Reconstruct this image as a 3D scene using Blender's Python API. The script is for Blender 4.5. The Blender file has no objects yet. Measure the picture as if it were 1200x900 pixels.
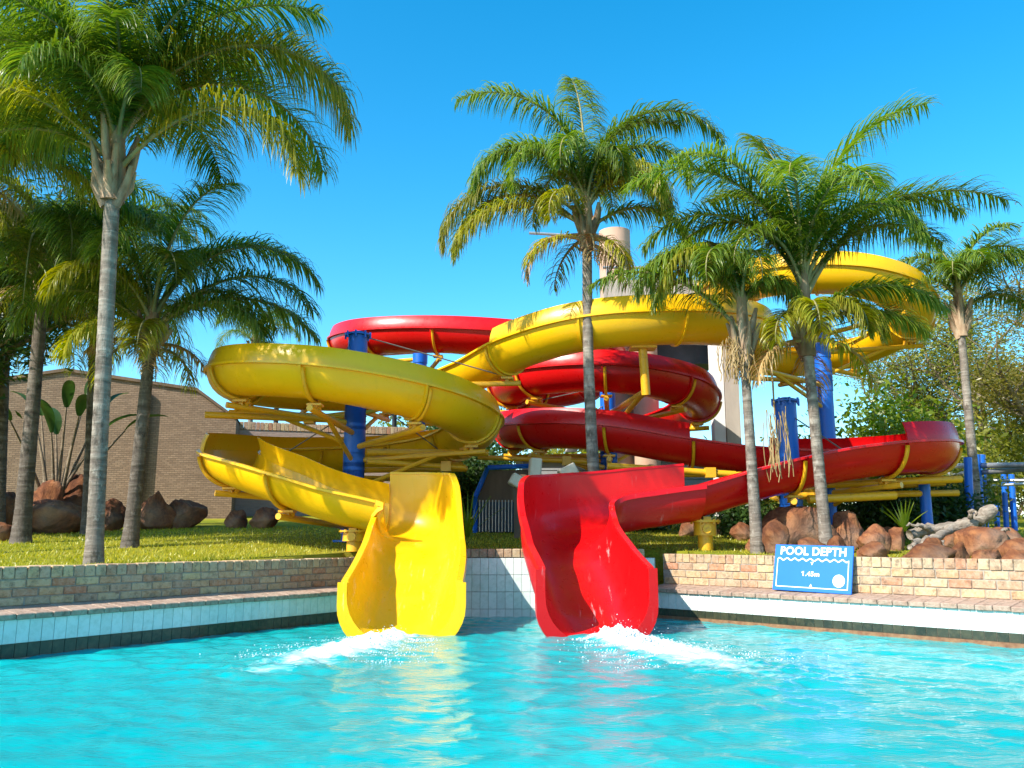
import bpy, bmesh, math, random
import numpy as np
from mathutils import Vector, Matrix, noise
R = math.radians
random.seed(7)
scene = bpy.context.scene
C = scene.collection

# ------------------------------------------------------------------ camera
F = 1000.0                      # focal length in photo pixels (photo 1200 x 900)
PITCH = math.atan(180.0 / F)
CAMZ = 1.0
cam = bpy.data.cameras.new('camera'); cam.sensor_width = 36; cam.lens = 36 * F / 1200
cam.clip_end = 3000; cam.clip_start = 0.05
camo = bpy.data.objects.new('camera', cam); C.objects.link(camo)
camo.location = (0, 0, CAMZ); camo.rotation_euler = (math.pi / 2 + PITCH, 0, 0)
scene.camera = camo
scene.render.resolution_x = 1024; scene.render.resolution_y = 768

def at(px, py, Y):
    """world point at ground distance Y seen at photo pixel (px, py)"""
    u = (px - 600) / F; v = (450 - py) / F
    cp, sp = math.cos(PITCH), math.sin(PITCH)
    d = Vector((u, cp - v * sp, sp + v * cp))
    k = Y / d.y
    return Vector((d.x * k, Y, CAMZ + d.z * k))

# ------------------------------------------------------------------ light
SUN_TO = Vector((-0.61, -0.48, 0.63)).normalized()
SUN_EL = math.asin(SUN_TO.z)
SUN_AZ = math.atan2(SUN_TO.x, SUN_TO.y)       # from +Y towards +X
w = bpy.data.worlds.new('World'); scene.world = w; w.use_nodes = True
nt = w.node_tree; nt.nodes.clear()
sky = nt.nodes.new('ShaderNodeTexSky'); sky.sky_type = 'NISHITA'; sky.sun_disc = False
sky.sun_elevation = SUN_EL; sky.sun_rotation = SUN_AZ
sky.air_density = 1.0; sky.dust_density = 0.9; sky.ozone_density = 2.6; sky.altitude = 400
hs = nt.nodes.new('ShaderNodeHueSaturation'); hs.inputs['Saturation'].default_value = 1.42
hs.inputs['Hue'].default_value = 0.484
bg = nt.nodes.new('ShaderNodeBackground'); bg.inputs['Strength'].default_value = 0.15
wo = nt.nodes.new('ShaderNodeOutputWorld')
nt.links.new(sky.outputs[0], hs.inputs['Color']); nt.links.new(hs.outputs[0], bg.inputs[0]); nt.links.new(bg.outputs[0], wo.inputs[0])
sl = bpy.data.lights.new('sun', 'SUN'); sl.energy = 3.9; sl.angle = R(0.5); sl.color = (1.0, 0.94, 0.84)
so = bpy.data.objects.new('sun', sl); C.objects.link(so)
so.rotation_euler = (-SUN_TO).to_track_quat('-Z', 'Y').to_euler()
scene.view_settings.view_transform = 'Standard'; scene.view_settings.look = 'None'
scene.view_settings.exposure = 1.10; scene.view_settings.gamma = 1.0

# ------------------------------------------------------------------ materials
MATS = {}
def nodes(name):
    m = bpy.data.materials.new(name); m.use_nodes = True
    t = m.node_tree; b = t.nodes['Principled BSDF']
    MATS[name] = m
    return m, t, b
def nn(t, kind, **kw):
    n = t.nodes.new(kind)
    for k, v in kw.items():
        if k in n.inputs: n.inputs[k].default_value = v
        else: setattr(n, k, v)
    return n
def ramp(t, fac, stops):
    r = t.nodes.new('ShaderNodeValToRGB')
    el = r.color_ramp.elements
    while len(el) < len(stops): el.new(0.5)
    for e, (p, c) in zip(el, stops):
        e.position = p; e.color = (c[0], c[1], c[2], 1)
    t.links.new(fac, r.inputs[0])
    return r.outputs[0]
def mixc(t, fac, a, b, mode='MIX'):
    n = t.nodes.new('ShaderNodeMix'); n.data_type = 'RGBA'; n.blend_type = mode
    for s, v in (('Factor', fac), ('A', a), ('B', b)):
        i = [k for k in n.inputs if k.name == s and (k.type == 'RGBA' if s != 'Factor' else k.type == 'VALUE')][0]
        if hasattr(v, 'links'): t.links.new(v, i)
        elif s == 'Factor': i.default_value = v
        else: i.default_value = (v[0], v[1], v[2], 1)
    return [o for o in n.outputs if o.type == 'RGBA'][0]
def mth(t, op, a, b=None):
    n = t.nodes.new('ShaderNodeMath'); n.operation = op
    for i, v in enumerate((a, b)):
        if v is None: continue
        if hasattr(v, 'links'): t.links.new(v, n.inputs[i])
        else: n.inputs[i].default_value = v
    return n.outputs[0]
def noi(t, scale, detail=5, rough=0.55, vec=None, dist=0.0):
    n = nn(t, 'ShaderNodeTexNoise', Scale=scale, Detail=detail, Roughness=rough, Distortion=dist)
    if vec is not None: t.links.new(vec, n.inputs['Vector'])
    return n.outputs['Fac']
def coord(t, kind='Object', scale=None):
    tc = t.nodes.new('ShaderNodeTexCoord'); o = tc.outputs[kind]
    if scale:
        mp = t.nodes.new('ShaderNodeMapping'); mp.inputs['Scale'].default_value = scale
        t.links.new(o, mp.inputs[0]); o = mp.outputs[0]
    return o
def bump(t, b, h, strength, dist=0.01):
    n = nn(t, 'ShaderNodeBump', Strength=strength, Distance=dist)
    t.links.new(h, n.inputs['Height']); t.links.new(n.outputs[0], b.inputs['Normal'])
def rnd(t): return t.nodes.new('ShaderNodeObjectInfo').outputs['Random']

def simple(name, c1, c2, scale=6, rough=0.6, bs=0.3, bd=0.01, spec=0.4, stretch=None, objrand=0.0, metallic=0):
    m, t, b = nodes(name)
    v = coord(t, 'Object', stretch)
    f = noi(t, scale, 7, 0.6, v)
    col = ramp(t, f, [(0.3, c1), (0.7, c2)])
    if objrand:
        k = mth(t, 'MULTIPLY_ADD', rnd(t), 2 * objrand); t.nodes[-1].inputs[2].default_value = 1 - objrand
        h = nn(t, 'ShaderNodeHueSaturation'); t.links.new(col, h.inputs['Color']); t.links.new(k, h.inputs['Value']); col = h.outputs[0]
    t.links.new(col, b.inputs['Base Color'])
    b.inputs['Roughness'].default_value = rough; b.inputs['Specular IOR Level'].default_value = spec; b.inputs['Metallic'].default_value = metallic
    if bs: bump(t, b, noi(t, scale * 3, 6, 0.6, v), bs, bd)
    return m

def gelcoat(name, c, faded, dirt, wet=False):
    m, t, b = nodes(name)
    v = coord(t, 'Object')
    f1 = noi(t, 1.1, 4, 0.55, v); f2 = noi(t, 9, 6, 0.65, v)
    col = mixc(t, mth(t, 'MULTIPLY', ramp(t, f1, [(0.42, (0, 0, 0)), (0.75, (1, 1, 1))]), 0.55), c, faded)
    v2 = coord(t, 'Object', (3.5, 3.5, 0.35))
    f3 = noi(t, 3.5, 6, 0.7, v2)
    col = mixc(t, mth(t, 'MULTIPLY', ramp(t, f3, [(0.55, (0, 0, 0)), (0.8, (1, 1, 1))]), 0.35), col, dirt)
    if wet:
        v4 = coord(t, 'Object', (9, 0.8, 0.8)); f4 = noi(t, 2.2, 7, 0.75, v4, .4)
        f5 = noi(t, 1.6, 3, 0.5, v)
        k4 = mth(t, 'MULTIPLY', ramp(t, f4, [(0.60, (0, 0, 0)), (0.74, (1, 1, 1))]), ramp(t, f5, [(0.45, (0, 0, 0)), (0.62, (1, 1, 1))]))
        col = mixc(t, mth(t, 'MULTIPLY', k4, 0.55), col, (0.86, 0.84, 0.80))
    t.links.new(col, b.inputs['Base Color'])
    t.links.new(mth(t, 'MULTIPLY_ADD', f2, 0.30), b.inputs['Roughness']); t.nodes[-1].inputs[2].default_value = 0.16
    b.inputs['Specular IOR Level'].default_value = 0.36
    b.inputs['Coat Weight'].default_value = 0.06; b.inputs['Coat Roughness'].default_value = 0.12
    bump(t, b, noi(t, 2.6, 3, 0.5, v), 0.16, 0.03)
    return m
YEL = gelcoat('yellow_gelcoat', (0.82, 0.440, 0.003), (0.86, 0.53, 0.012), (0.54, 0.27, 0.008))
RED = gelcoat('red_gelcoat', (0.58, 0.003, 0.005), (0.64, 0.006, 0.008), (0.34, 0.004, 0.005))
YELW = gelcoat('yellow_wet_chute', (0.82, 0.440, 0.003), (0.86, 0.53, 0.012), (0.60, 0.32, 0.008), True)
REDW = gelcoat('red_wet_chute', (0.58, 0.003, 0.005), (0.64, 0.006, 0.008), (0.40, 0.004, 0.005), True)
def paint(name, c, rust):
    m, t, b = nodes(name)
    v = coord(t, 'Object')
    f = noi(t, 14, 7, 0.7, v); g = noi(t, 3, 3, 0.5, v)
    col = mixc(t, mth(t, 'MULTIPLY', ramp(t, f, [(0.56, (0, 0, 0)), (0.72, (1, 1, 1))]), 0.75), c, rust)
    col = mixc(t, mth(t, 'MULTIPLY', g, 0.4), col, tuple(min(1, x * 0.6) for x in c))
    t.links.new(col, b.inputs['Base Color']); b.inputs['Roughness'].default_value = 0.42
    bump(t, b, f, 0.15, 0.004)
    return m
PIPE = paint('yellow_pipe_paint', (0.80, 0.40, 0.01), (0.35, 0.12, 0.02))
BLUE = paint('blue_steel_paint', (0.004, 0.135, 0.62), (0.02, 0.09, 0.25))
simple('galvanised', (0.35, 0.36, 0.36), (0.5, 0.5, 0.5), 12, 0.4, 0.1, metallic=0.6)
simple('dark_metal', (0.03, 0.03, 0.035), (0.06, 0.06, 0.06), 10, 0.5, 0.1)
simple('cable_steel', (0.10, 0.09, 0.08), (0.2, 0.18, 0.15), 10, 0.45, 0)

def leafmat(name, c1, c2, tr=0.42, scale=2.5):
    m, t, b = nodes(name)
    at_ = nn(t, 'ShaderNodeAttribute', attribute_name='tint')
    col = mixc(t, at_.outputs['Fac'], c1, c2)
    k = mth(t, 'MULTIPLY_ADD', rnd(t), 0.5); t.nodes[-1].inputs[2].default_value = 0.75
    h = nn(t, 'ShaderNodeHueSaturation'); t.links.new(col, h.inputs['Color']); t.links.new(k, h.inputs['Value']); col = h.outputs[0]
    t.links.new(col, b.inputs['Base Color'])
    b.inputs['Roughness'].default_value = 0.38; b.inputs['Specular IOR Level'].default_value = 0.45
    tl = nn(t, 'ShaderNodeBsdfTranslucent')
    h2 = nn(t, 'ShaderNodeHueSaturation', Saturation=1.1, Value=1.5); t.links.new(col, h2.inputs['Color']); t.links.new(h2.outputs[0], tl.inputs['Color'])
    mx = nn(t, 'ShaderNodeMixShader'); mx.inputs[0].default_value = tr
    out = t.nodes['Material Output']
    t.links.new(b.outputs[0], mx.inputs[1]); t.links.new(tl.outputs[0], mx.inputs[2]); t.links.new(mx.outputs[0], out.inputs['Surface'])
    return m
FG = leafmat('palm_green', (0.050, 0.130, 0.018), (0.230, 0.290, 0.030))
FY = leafmat('palm_olive', (0.130, 0.180, 0.015), (0.400, 0.350, 0.030))
FD = leafmat('palm_dry', (0.30, 0.19, 0.07), (0.46, 0.33, 0.14), 0.2)
LT = leafmat('leaf_tree', (0.100, 0.140, 0.018), (0.360, 0.330, 0.040))
LO = leafmat('leaf_olive', (0.140, 0.140, 0.022), (0.400, 0.310, 0.050))
LD = leafmat('leaf_dark', (0.018, 0.055, 0.014), (0.070, 0.120, 0.020))
LB = leafmat('leaf_bright', (0.10, 0.20, 0.015), (0.24, 0.30, 0.02))
PET = simple('petiole', (0.16, 0.15, 0.05), (0.32, 0.27, 0.11), 8, 0.5, 0.2)
BOOT = simple('palm_boot', (0.16, 0.085, 0.04), (0.44, 0.33, 0.21), 9, 0.8, 0.6, 0.02, stretch=(1, 1, 0.3))
def trunkmat(name, c1, c2, c3):
    m, t, b = nodes(name)
    v = coord(t, 'Object'); v2 = coord(t, 'Object', (1, 1, 7)); v3 = coord(t, 'Object', (6, 6, 0.8))
    f = noi(t, 2.2, 6, 0.65, v2, 0.3); g = noi(t, 3.0, 6, 0.7, v3); h = noi(t, 1.4, 3, 0.5, v)
    col = ramp(t, f, [(0.28, c1), (0.5, c2), (0.72, c3)])
    col = mixc(t, mth(t, 'MULTIPLY', g, 0.5), col, c2)
    col = mixc(t, ramp(t, h, [(0.45, (0, 0, 0)), (0.7, (1, 1, 1))]), col, mixc(t, 0.5, col, c3))
    h2 = noi(t, 6.5, 7, 0.72, coord(t, 'Object', (1, 1, .55)))
    col = mixc(t, ramp(t, h2, [(0.50, (0, 0, 0)), (0.66, (.85, .85, .85))]), col, c1)
    h3 = noi(t, 8.5, 6, 0.7, coord(t, 'Object', (1.3, 1.3, .8)))
    col = mixc(t, ramp(t, h3, [(0.56, (0, 0, 0)), (0.68, (.8, .8, .8))]), col, c3)
    t.links.new(col, b.inputs['Base Color']); b.inputs['Roughness'].default_value = 0.9; b.inputs['Specular IOR Level'].default_value = 0.2
    bump(t, b, mth(t, 'ADD', f, mth(t, 'MULTIPLY', g, 0.6)), 0.8, 0.03)
    return m
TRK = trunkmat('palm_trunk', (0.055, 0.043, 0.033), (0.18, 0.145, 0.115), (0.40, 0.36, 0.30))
TRKD = trunkmat('palm_trunk_shaded', (0.035, 0.027, 0.021), (0.105, 0.083, 0.066), (0.24, 0.205, 0.17))  # darkened copy of the trunk; the left palms' shade is put into the colour
BARK = trunkmat('tree_bark', (0.09, 0.07, 0.05), (0.20, 0.15, 0.10), (0.34, 0.27, 0.19))

def brickmat(name, stops, mortar=0.25):
    m, t, b = nodes(name)
    v = coord(t, 'Object')
    r = rnd(t)
    col = ramp(t, r, stops)
    gx = nn(t, 'ShaderNodeVectorMath', operation='ADD')
    t.links.new(v, gx.inputs[0])
    cmb = nn(t, 'ShaderNodeCombineXYZ'); t.links.new(mth(t, 'MULTIPLY', r, 37.0), cmb.inputs[0]); t.links.new(cmb.outputs[0], gx.inputs[1])
    f = noi(t, 22, 7, 0.7, gx.outputs[0])
    col = mixc(t, mth(t, 'MULTIPLY', ramp(t, f, [(0.4, (0, 0, 0)), (0.65, (1, 1, 1))]), 0.6), col, mixc(t, 0.5, col, (0.66, 0.58, 0.46)))
    f2 = noi(t, 15, 8, 0.75, gx.outputs[0])
    col = mixc(t, mth(t, 'MULTIPLY', ramp(t, f2, [(0.50, (0, 0, 0)), (0.66, (1, 1, 1))]), 0.75), col, (0.12, 0.09, 0.06))
    t.links.new(col, b.inputs['Base Color']); b.inputs['Roughness'].default_value = 0.9; b.inputs['Specular IOR Level'].default_value = 0.2
    bump(t, b, f, 0.7, 0.012)
    return m
BRK = brickmat('pool_brick', [(0.0, (0.48, 0.27, 0.13)), (0.2, (0.54, 0.38, 0.21)), (0.4, (0.40, 0.28, 0.17)), (0.55, (0.42, 0.17, 0.085)), (0.7, (0.56, 0.40, 0.20)), (0.85, (0.36, 0.22, 0.13)), (1.0, (0.52, 0.33, 0.20))])
COP = brickmat('coping_brick', [(0.0, (0.34, 0.22, 0.16)), (0.4, (0.40, 0.27, 0.20)), (0.7, (0.31, 0.19, 0.14)), (1.0, (0.42, 0.30, 0.22))])
MOR = simple('mortar', (0.25, 0.21, 0.17), (0.40, 0.35, 0.28), 20, 0.95, 0.5)
def tilemat(name, c1, c2, stain):
    m, t, b = nodes(name)
    v = coord(t, 'Object'); r = rnd(t)
    col = ramp(t, r, [(0, c1), (1, c2)])
    gx = nn(t, 'ShaderNodeVectorMath', operation='ADD'); t.links.new(v, gx.inputs[0])
    cmb = nn(t, 'ShaderNodeCombineXYZ'); t.links.new(mth(t, 'MULTIPLY', r, 53.0), cmb.inputs[0]); t.links.new(cmb.outputs[0], gx.inputs[1])
    f = noi(t, 12, 6, 0.7, gx.outputs[0])
    col = mixc(t, mth(t, 'MULTIPLY', ramp(t, f, [(0.45, (0, 0, 0)), (0.75, (1, 1, 1))]), 0.8), col, stain)
    t.links.new(col, b.inputs['Base Color']); b.inputs['Roughness'].default_value = 0.22
    return m
TIL = tilemat('white_tile', (0.66, 0.70, 0.66), (0.78, 0.80, 0.76), (0.50, 0.55, 0.48))
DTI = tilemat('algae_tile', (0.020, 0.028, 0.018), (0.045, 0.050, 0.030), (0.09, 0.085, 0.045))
LED = simple('rusty_ledge', (0.16, 0.06, 0.03), (0.30, 0.17, 0.08), 14, 0.7, 0.4)
m, t, b = nodes('red_rock')
v = coord(t, 'Object')
f = noi(t, 2.2, 8, 0.68, v, .6); g = noi(t, 9, 8, 0.72, v); h = noi(t, 1.1, 3, .5, v)
col = ramp(t, f, [(0.28, (0.050, 0.022, 0.014)), (0.46, (0.20, 0.075, 0.035)), (0.62, (0.37, 0.16, 0.065)), (0.8, (0.45, 0.27, 0.15))])
col = mixc(t, ramp(t, g, [(0.50, (0, 0, 0)), (0.68, (.8, .8, .8))]), col, (0.10, 0.045, 0.03))
col = mixc(t, ramp(t, h, [(0.50, (0, 0, 0)), (0.72, (.55, .55, .55))]), col, (0.34, 0.27, 0.20))
k = mth(t, 'MULTIPLY_ADD', rnd(t), .5); t.nodes[-1].inputs[2].default_value = .72
hh = nn(t, 'ShaderNodeHueSaturation'); t.links.new(col, hh.inputs['Color']); t.links.new(k, hh.inputs['Value'])
t.links.new(hh.outputs[0], b.inputs['Base Color']); b.inputs['Roughness'].default_value = .93; b.inputs['Specular IOR Level'].default_value = .15
bump(t, b, mth(t, 'ADD', f, mth(t, 'MULTIPLY', g, .5)), 1.0, .07)
ROCK = m
WOOD = simple('driftwood', (0.16, 0.12, 0.085), (0.44, 0.37, 0.29), 5, 0.9, 0.9, 0.03, stretch=(1, 5, 5))
CON = simple('concrete', (0.40, 0.37, 0.33), (0.54, 0.50, 0.45), 2.5, 0.9, 0.3)
simple('pink_render', (0.45, 0.29, 0.20), (0.56, 0.37, 0.26), 1.8, 0.9, 0.25)
simple('white_render', (0.70, 0.68, 0.64), (0.80, 0.78, 0.74), 2, 0.85, 0.15)
simple('grey_render', (0.34, 0.29, 0.24), (0.47, 0.41, 0.34), 3, 0.9, 0.4, stretch=(1, 1, 0.3))
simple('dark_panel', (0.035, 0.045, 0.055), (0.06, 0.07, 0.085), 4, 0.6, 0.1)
simple('timber_brown', (0.12, 0.075, 0.045), (0.20, 0.13, 0.08), 5, 0.8, 0.4, stretch=(1, 1, 0.2))
simple('soil', (0.06, 0.045, 0.03), (0.12, 0.09, 0.06), 8, 0.95, 0.6)
simple('sign_blue', (0.001, 0.135, 0.56), (0.002, 0.150, 0.60), 3, 0.55, 0)
simple('sign_white', (0.80, 0.80, 0.80), (0.84, 0.84, 0.84), 3, 0.5, 0)
simple('siding_grey', (0.23, 0.24, 0.25), (0.31, 0.32, 0.33), 3, 0.7, 0.1)

def wallbrick(name, a, b_, mo):
    m, t, b = nodes(name)
    v = coord(t, 'UV')
    bt = nn(t, 'ShaderNodeTexBrick', Scale=1.75)
    bt.inputs['Brick Width'].default_value = 0.23; bt.inputs['Row Height'].default_value = 0.085
    bt.inputs['Mortar Size'].default_value = 0.008; bt.inputs['Mortar Smooth'].default_value = 0.3; bt.inputs['Bias'].default_value = 0.0
    bt.inputs['Color1'].default_value = (*a, 1); bt.inputs['Color2'].default_value = (*b_, 1); bt.inputs['Mortar'].default_value = (*mo, 1)
    t.links.new(v, bt.inputs['Vector'])
    f = noi(t, 1.2, 5, 0.6, v); g = noi(t, 9, 5, 0.7, v)
    col = mixc(t, mth(t, 'MULTIPLY', f, 0.5), bt.outputs['Color'], tuple(x * 0.6 for x in a))
    col = mixc(t, mth(t, 'MULTIPLY', g, 0.35), col, mo)
    t.links.new(col, b.inputs['Base Color']); b.inputs['Roughness'].default_value = 0.92; b.inputs['Specular IOR Level'].default_value = 0.15
    inv = mth(t, 'SUBTRACT', 1.0, bt.outputs['Fac'])
    bump(t, b, mth(t, 'ADD', inv, mth(t, 'MULTIPLY', g, 0.4)), 1.0, 0.015)
    return m
WBR = wallbrick('building_brick', (0.40, 0.27, 0.175), (0.26, 0.17, 0.11), (0.14, 0.105, 0.078))
WBR2 = wallbrick('boundary_brick', (0.50, 0.34, 0.27), (0.40, 0.26, 0.21), (0.42, 0.36, 0.31))

# grass ground
m, t, b = nodes('lawn')
v = coord(t, 'Object')
f = noi(t, 0.55, 6, 0.65, v); g = noi(t, 16, 6, 0.75, v); h = noi(t, 2.3, 5, 0.6, v)
col = ramp(t, f, [(0.32, (0.19, 0.23, 0.016)), (0.5, (0.33, 0.31, 0.020)), (0.68, (0.44, 0.36, 0.045))])
col = mixc(t, mth(t, 'MULTIPLY', g, 0.6), col, (0.075, 0.110, 0.012))
col = mixc(t, ramp(t, h, [(0.55, (0, 0, 0)), (0.72, (0.6, 0.6, 0.6))]), col, (0.34, 0.27, 0.075))
t.links.new(col, b.inputs['Base Color']); b.inputs['Roughness'].default_value = 0.95; b.inputs['Specular IOR Level'].default_value = 0.1
bump(t, b, g, 0.9, 0.04)
LAWN = m
GB = leafmat('grass_blade', (0.20, 0.235, 0.014), (0.52, 0.44, 0.040), 0.35)

# water
m, t, b = nodes('pool_water')
v = coord(t, 'Object')
f = noi(t, 0.35, 4, 0.5, v)
col = ramp(t, f, [(0.3, (0.000, 0.310, 0.325)), (0.7, (0.002, 0.390, 0.395))])
fo = nn(t, 'ShaderNodeAttribute', attribute_name='foam')
fn = noi(t, 7, 8, 0.75, coord(t, 'Object', (0.55, 1.5, 1)), 1.0)
fm = mth(t, 'SUBTRACT', mth(t, 'ADD', fo.outputs['Fac'], mth(t, 'MULTIPLY', fn, 0.9)), 0.72)
fm = ramp(t, fm, [(0.0, (0, 0, 0)), (0.30, (1, 1, 1))])
fm = mth(t, 'MULTIPLY', fm, ramp(t, fo.outputs['Fac'], [(0.0, (0, 0, 0)), (0.12, (1, 1, 1))]))
col = mixc(t, fm, col, (0.70, 0.80, 0.82))
t.links.new(col, b.inputs['Base Color'])
t.links.new(mth(t, 'MULTIPLY_ADD', fm, 0.6), b.inputs['Roughness']); t.nodes[-1].inputs[2].default_value = 0.03
b.inputs['IOR'].default_value = 1.333; b.inputs['Specular IOR Level'].default_value = 0.23
n1 = noi(t, 12, 5, 0.55, coord(t, 'Object', (0.6, 1.3, 1)), 0.6)
n2 = noi(t, 26, 3, 0.5, coord(t, 'Object', (0.6, 1.3, 1)))
bump(t, b, mth(t, 'ADD', n1, mth(t, 'MULTIPLY', n2, 0.3)), 0.42, 0.02)
WATER = m
m, t, b = nodes('splash_foam')
b.inputs['Base Color'].default_value = (0.70, 0.78, 0.80, 1); b.inputs['Roughness'].default_value = 0.35
b.inputs['Subsurface Weight'].default_value = 0.3; b.inputs['Subsurface Radius'].default_value = (0.05, 0.06, 0.06)
FOAM = m

# ------------------------------------------------------------------ mesh helpers
class MB:
    def __init__(s): s.v = []; s.f = []; s.mi = []; s.tint = None; s.uv = None
    def quadgrid(s, rows, close=False, mi=0):
        """rows: list of equal-length point lists"""
        o = len(s.v); n = len(rows[0])
        for r_ in rows: s.v += [tuple(p) for p in r_]
        for i in range(len(rows) - 1):
            for j in range(n if close else n - 1):
                k = (j + 1) % n
                s.f.append((o + i * n + j, o + i * n + k, o + (i + 1) * n + k, o + (i + 1) * n + j)); s.mi.append(mi)
    def box(s, c, d, rot=None, mi=0):
        o = len(s.v)
        for sx in (-1, 1):
            for sy in (-1, 1):
                for sz in (-1, 1):
                    p = Vector((sx * d[0] / 2, sy * d[1] / 2, sz * d[2] / 2))
                    if rot is not None: p = rot @ p
                    s.v.append(tuple(p + Vector(c)))
        for q in ((0, 1, 3, 2), (4, 6, 7, 5), (0, 4, 5, 1), (2, 3, 7, 6), (0, 2, 6, 4), (1, 5, 7, 3)):
            s.f.append(tuple(o + i for i in q)); s.mi.append(mi)
    def tube(s, pts, rad, n=8, cap=True, mi=0):
        pts = [Vector(p) for p in pts]
        if not hasattr(rad, '__len__'): rad = [rad] * len(pts)
        rows = []
        up = None
        for i, p in enumerate(pts):
            a = pts[max(0, i - 1)]; c = pts[min(len(pts) - 1, i + 1)]
            T = (c - a).normalized()
            if up is None:
                up = Vector((0, 0, 1)) if abs(T.z) < 0.9 else Vector((1, 0, 0))
            X = T.cross(up).normalized(); up = X.cross(T).normalized()
            rows.append([p + (X * math.cos(2 * math.pi * k / n) + up * math.sin(2 * math.pi * k / n)) * rad[i] for k in range(n)])
        o = len(s.v)
        s.quadgrid(rows, True, mi)
        if cap:
            s.f.append(tuple(o + k for k in range(n))); s.mi.append(mi)
            e = o + (len(rows) - 1) * n
            s.f.append(tuple(e + k for k in reversed(range(n)))); s.mi.append(mi)
    def mesh(s, name, mats, smooth=False):
        me = bpy.data.meshes.new(name)
        me.from_pydata(s.v, [], s.f)
        for m_ in (mats if isinstance(mats, (list, tuple)) else [mats]): me.materials.append(m_)
        if any(s.mi): me.polygons.foreach_set('material_index', s.mi)
        if smooth: me.polygons.foreach_set('use_smooth', [True] * len(me.polygons))
        if s.tint is not None:
            a = me.attributes.new('tint', 'FLOAT', 'POINT'); a.data.foreach_set('value', s.tint)
        me.update()
        return me
    def build(s, name, mats, parent=None, smooth=False, loc=None):
        return link(name, s.mesh(name, mats, smooth), parent, loc)
def link(name, data, parent=None, loc=None):
    o = bpy.data.objects.new(name, data); C.objects.link(o)
    if parent is not None: o.parent = parent
    if loc is not None: o.location = loc
    return o
def recalc(o):
    bm = bmesh.new(); bm.from_mesh(o.data); bmesh.ops.recalc_face_normals(bm, faces=bm.faces); bm.to_mesh(o.data); bm.free()
def autosmooth(o, ang=40):
    me = o.data
    me.polygons.foreach_set('use_smooth', [True] * len(me.polygons))
    bm = bmesh.new(); bm.from_mesh(me); bmesh.ops.recalc_face_normals(bm, faces=bm.faces)
    for e in bm.edges:
        if len(e.link_faces) == 2 and e.calc_face_angle(0) > R(ang): e.smooth = False
    bm.to_mesh(me); bm.free()
def tag(o, label=None, cat=None, group=None, kind=None):
    if label: o['label'] = label
    if cat: o['category'] = cat
    if group: o['group'] = group
    if kind: o['kind'] = kind
    return o
def thing(name, label, cat, loc=(0, 0, 0), group=None, rz=0):
    o = bpy.data.objects.new(name, None); C.objects.link(o); o.location = loc; o.rotation_euler = (0, 0, rz)
    o.empty_display_size = 0.2
    return tag(o, label, cat, group)
def struct(o): return tag(o, kind='structure')
def bevbox(d, bev, name, mat):
    bm = bmesh.new(); bmesh.ops.create_cube(bm, size=1)
    for vv in bm.verts: vv.co = Vector((vv.co.x * d[0], vv.co.y * d[1], vv.co.z * d[2]))
    if bev: bmesh.ops.bevel(bm, geom=list(bm.edges), offset=bev, segments=1, affect='EDGES')
    me = bpy.data.meshes.new(name); bm.to_mesh(me); bm.free(); me.materials.append(mat)
    return me
def lerp(a, b, k): return a + (b - a) * k
def interp(x, xs, ys): return float(np.interp(x, xs, ys))

# ------------------------------------------------------------------ pool layout and terrain
PL0 = Vector((-4.35, 7.25)); PL1 = Vector((-1.65, 11.3)); PR0 = Vector((1.75, 11.3)); PR1 = Vector((4.85, 8.06))
dL = (PL1 - PL0).normalized(); nL = Vector((-dL.y, dL.x))
dR = (PR1 - PR0).normalized(); nR = Vector((-dR.y, dR.x))
def pool_d(x, y):
    """signed distance-like: negative inside the pool"""
    a = (x - PL0.x) * nL.x + (y - PL0.y) * nL.y
    b_ = (x - PR0.x) * nR.x + (y - PR0.y) * nR.y
    return max(a, b_, y - 11.3, -7 - y)
def gz(x, y):
    s = min(max(y - 9.5, 0), 14.5)
    z = 0.69 + 0.062 * s
    z += 0.03 * noise.noise(Vector((x * 0.35, y * 0.35, 0)))
    return z
def gbase(x, y): return Vector((x, y, gz(x, y)))

xs = sorted(set([-400, -200, -100, -60, -40, -28] + list(np.arange(-20, 20.01, 0.2).round(3)) + [28, 40, 60, 100, 200, 400]))
ys = sorted(set([-60, -30, -15, -9] + list(np.arange(-7, 5, 1.0)) + list(np.arange(5, 20.01, 0.2).round(3)) + [21, 22, 23, 24, 26, 30, 36, 45, 60, 100, 200, 400, 900]))
g = MB()
for y in ys:
    for x in xs:
        d = pool_d(x, y)
        z = gz(x, y)
        if d < 0.40: z = -1.6
        g.v.append((x, y, z))
nx = len(xs)
for j in range(len(ys) - 1):
    for i in range(nx - 1):
        g.f.append((j * nx + i, j * nx + i + 1, (j + 1) * nx + i + 1, (j + 1) * nx + i)); g.mi.append(0)
struct(g.build('ground', LAWN, smooth=True))

# water surface -----------------------------------------------------------
WX = np.concatenate([np.arange(-14, -6, 0.4), np.arange(-6, 6.5, 0.034), np.arange(6.5, 17, 0.4)])
WY = np.concatenate([np.arange(-7.2, 2.6, 0.3), np.arange(2.6, 11.34, 0.034), [11.34]])
X, Y = np.meshgrid(WX, WY)
rng = np.random.default_rng(3)
H = np.zeros_like(X)
wx = X + 0.10 * np.sin(1.7 * Y + 0.6 * X) + 0.05 * np.sin(4.1 * X - 2.2 * Y)
wy = Y + 0.10 * np.sin(1.3 * X - 0.7 * Y) + 0.05 * np.sin(3.7 * Y + 2.9 * X)
for i in range(44):
    lam = 0.12 * (0.55 / 0.12) ** rng.random()
    th = rng.normal(-math.pi / 2, 0.8)
    k = 2 * math.pi / lam
    A = 0.0036 * lam
    H += A * np.sin(k * (wx * math.cos(th) + wy * math.sin(th)) + rng.random() * 6.28)
SPL = [(-1.55, 8.75), (1.25, 8.75)]
foam = np.zeros_like(X)
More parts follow.
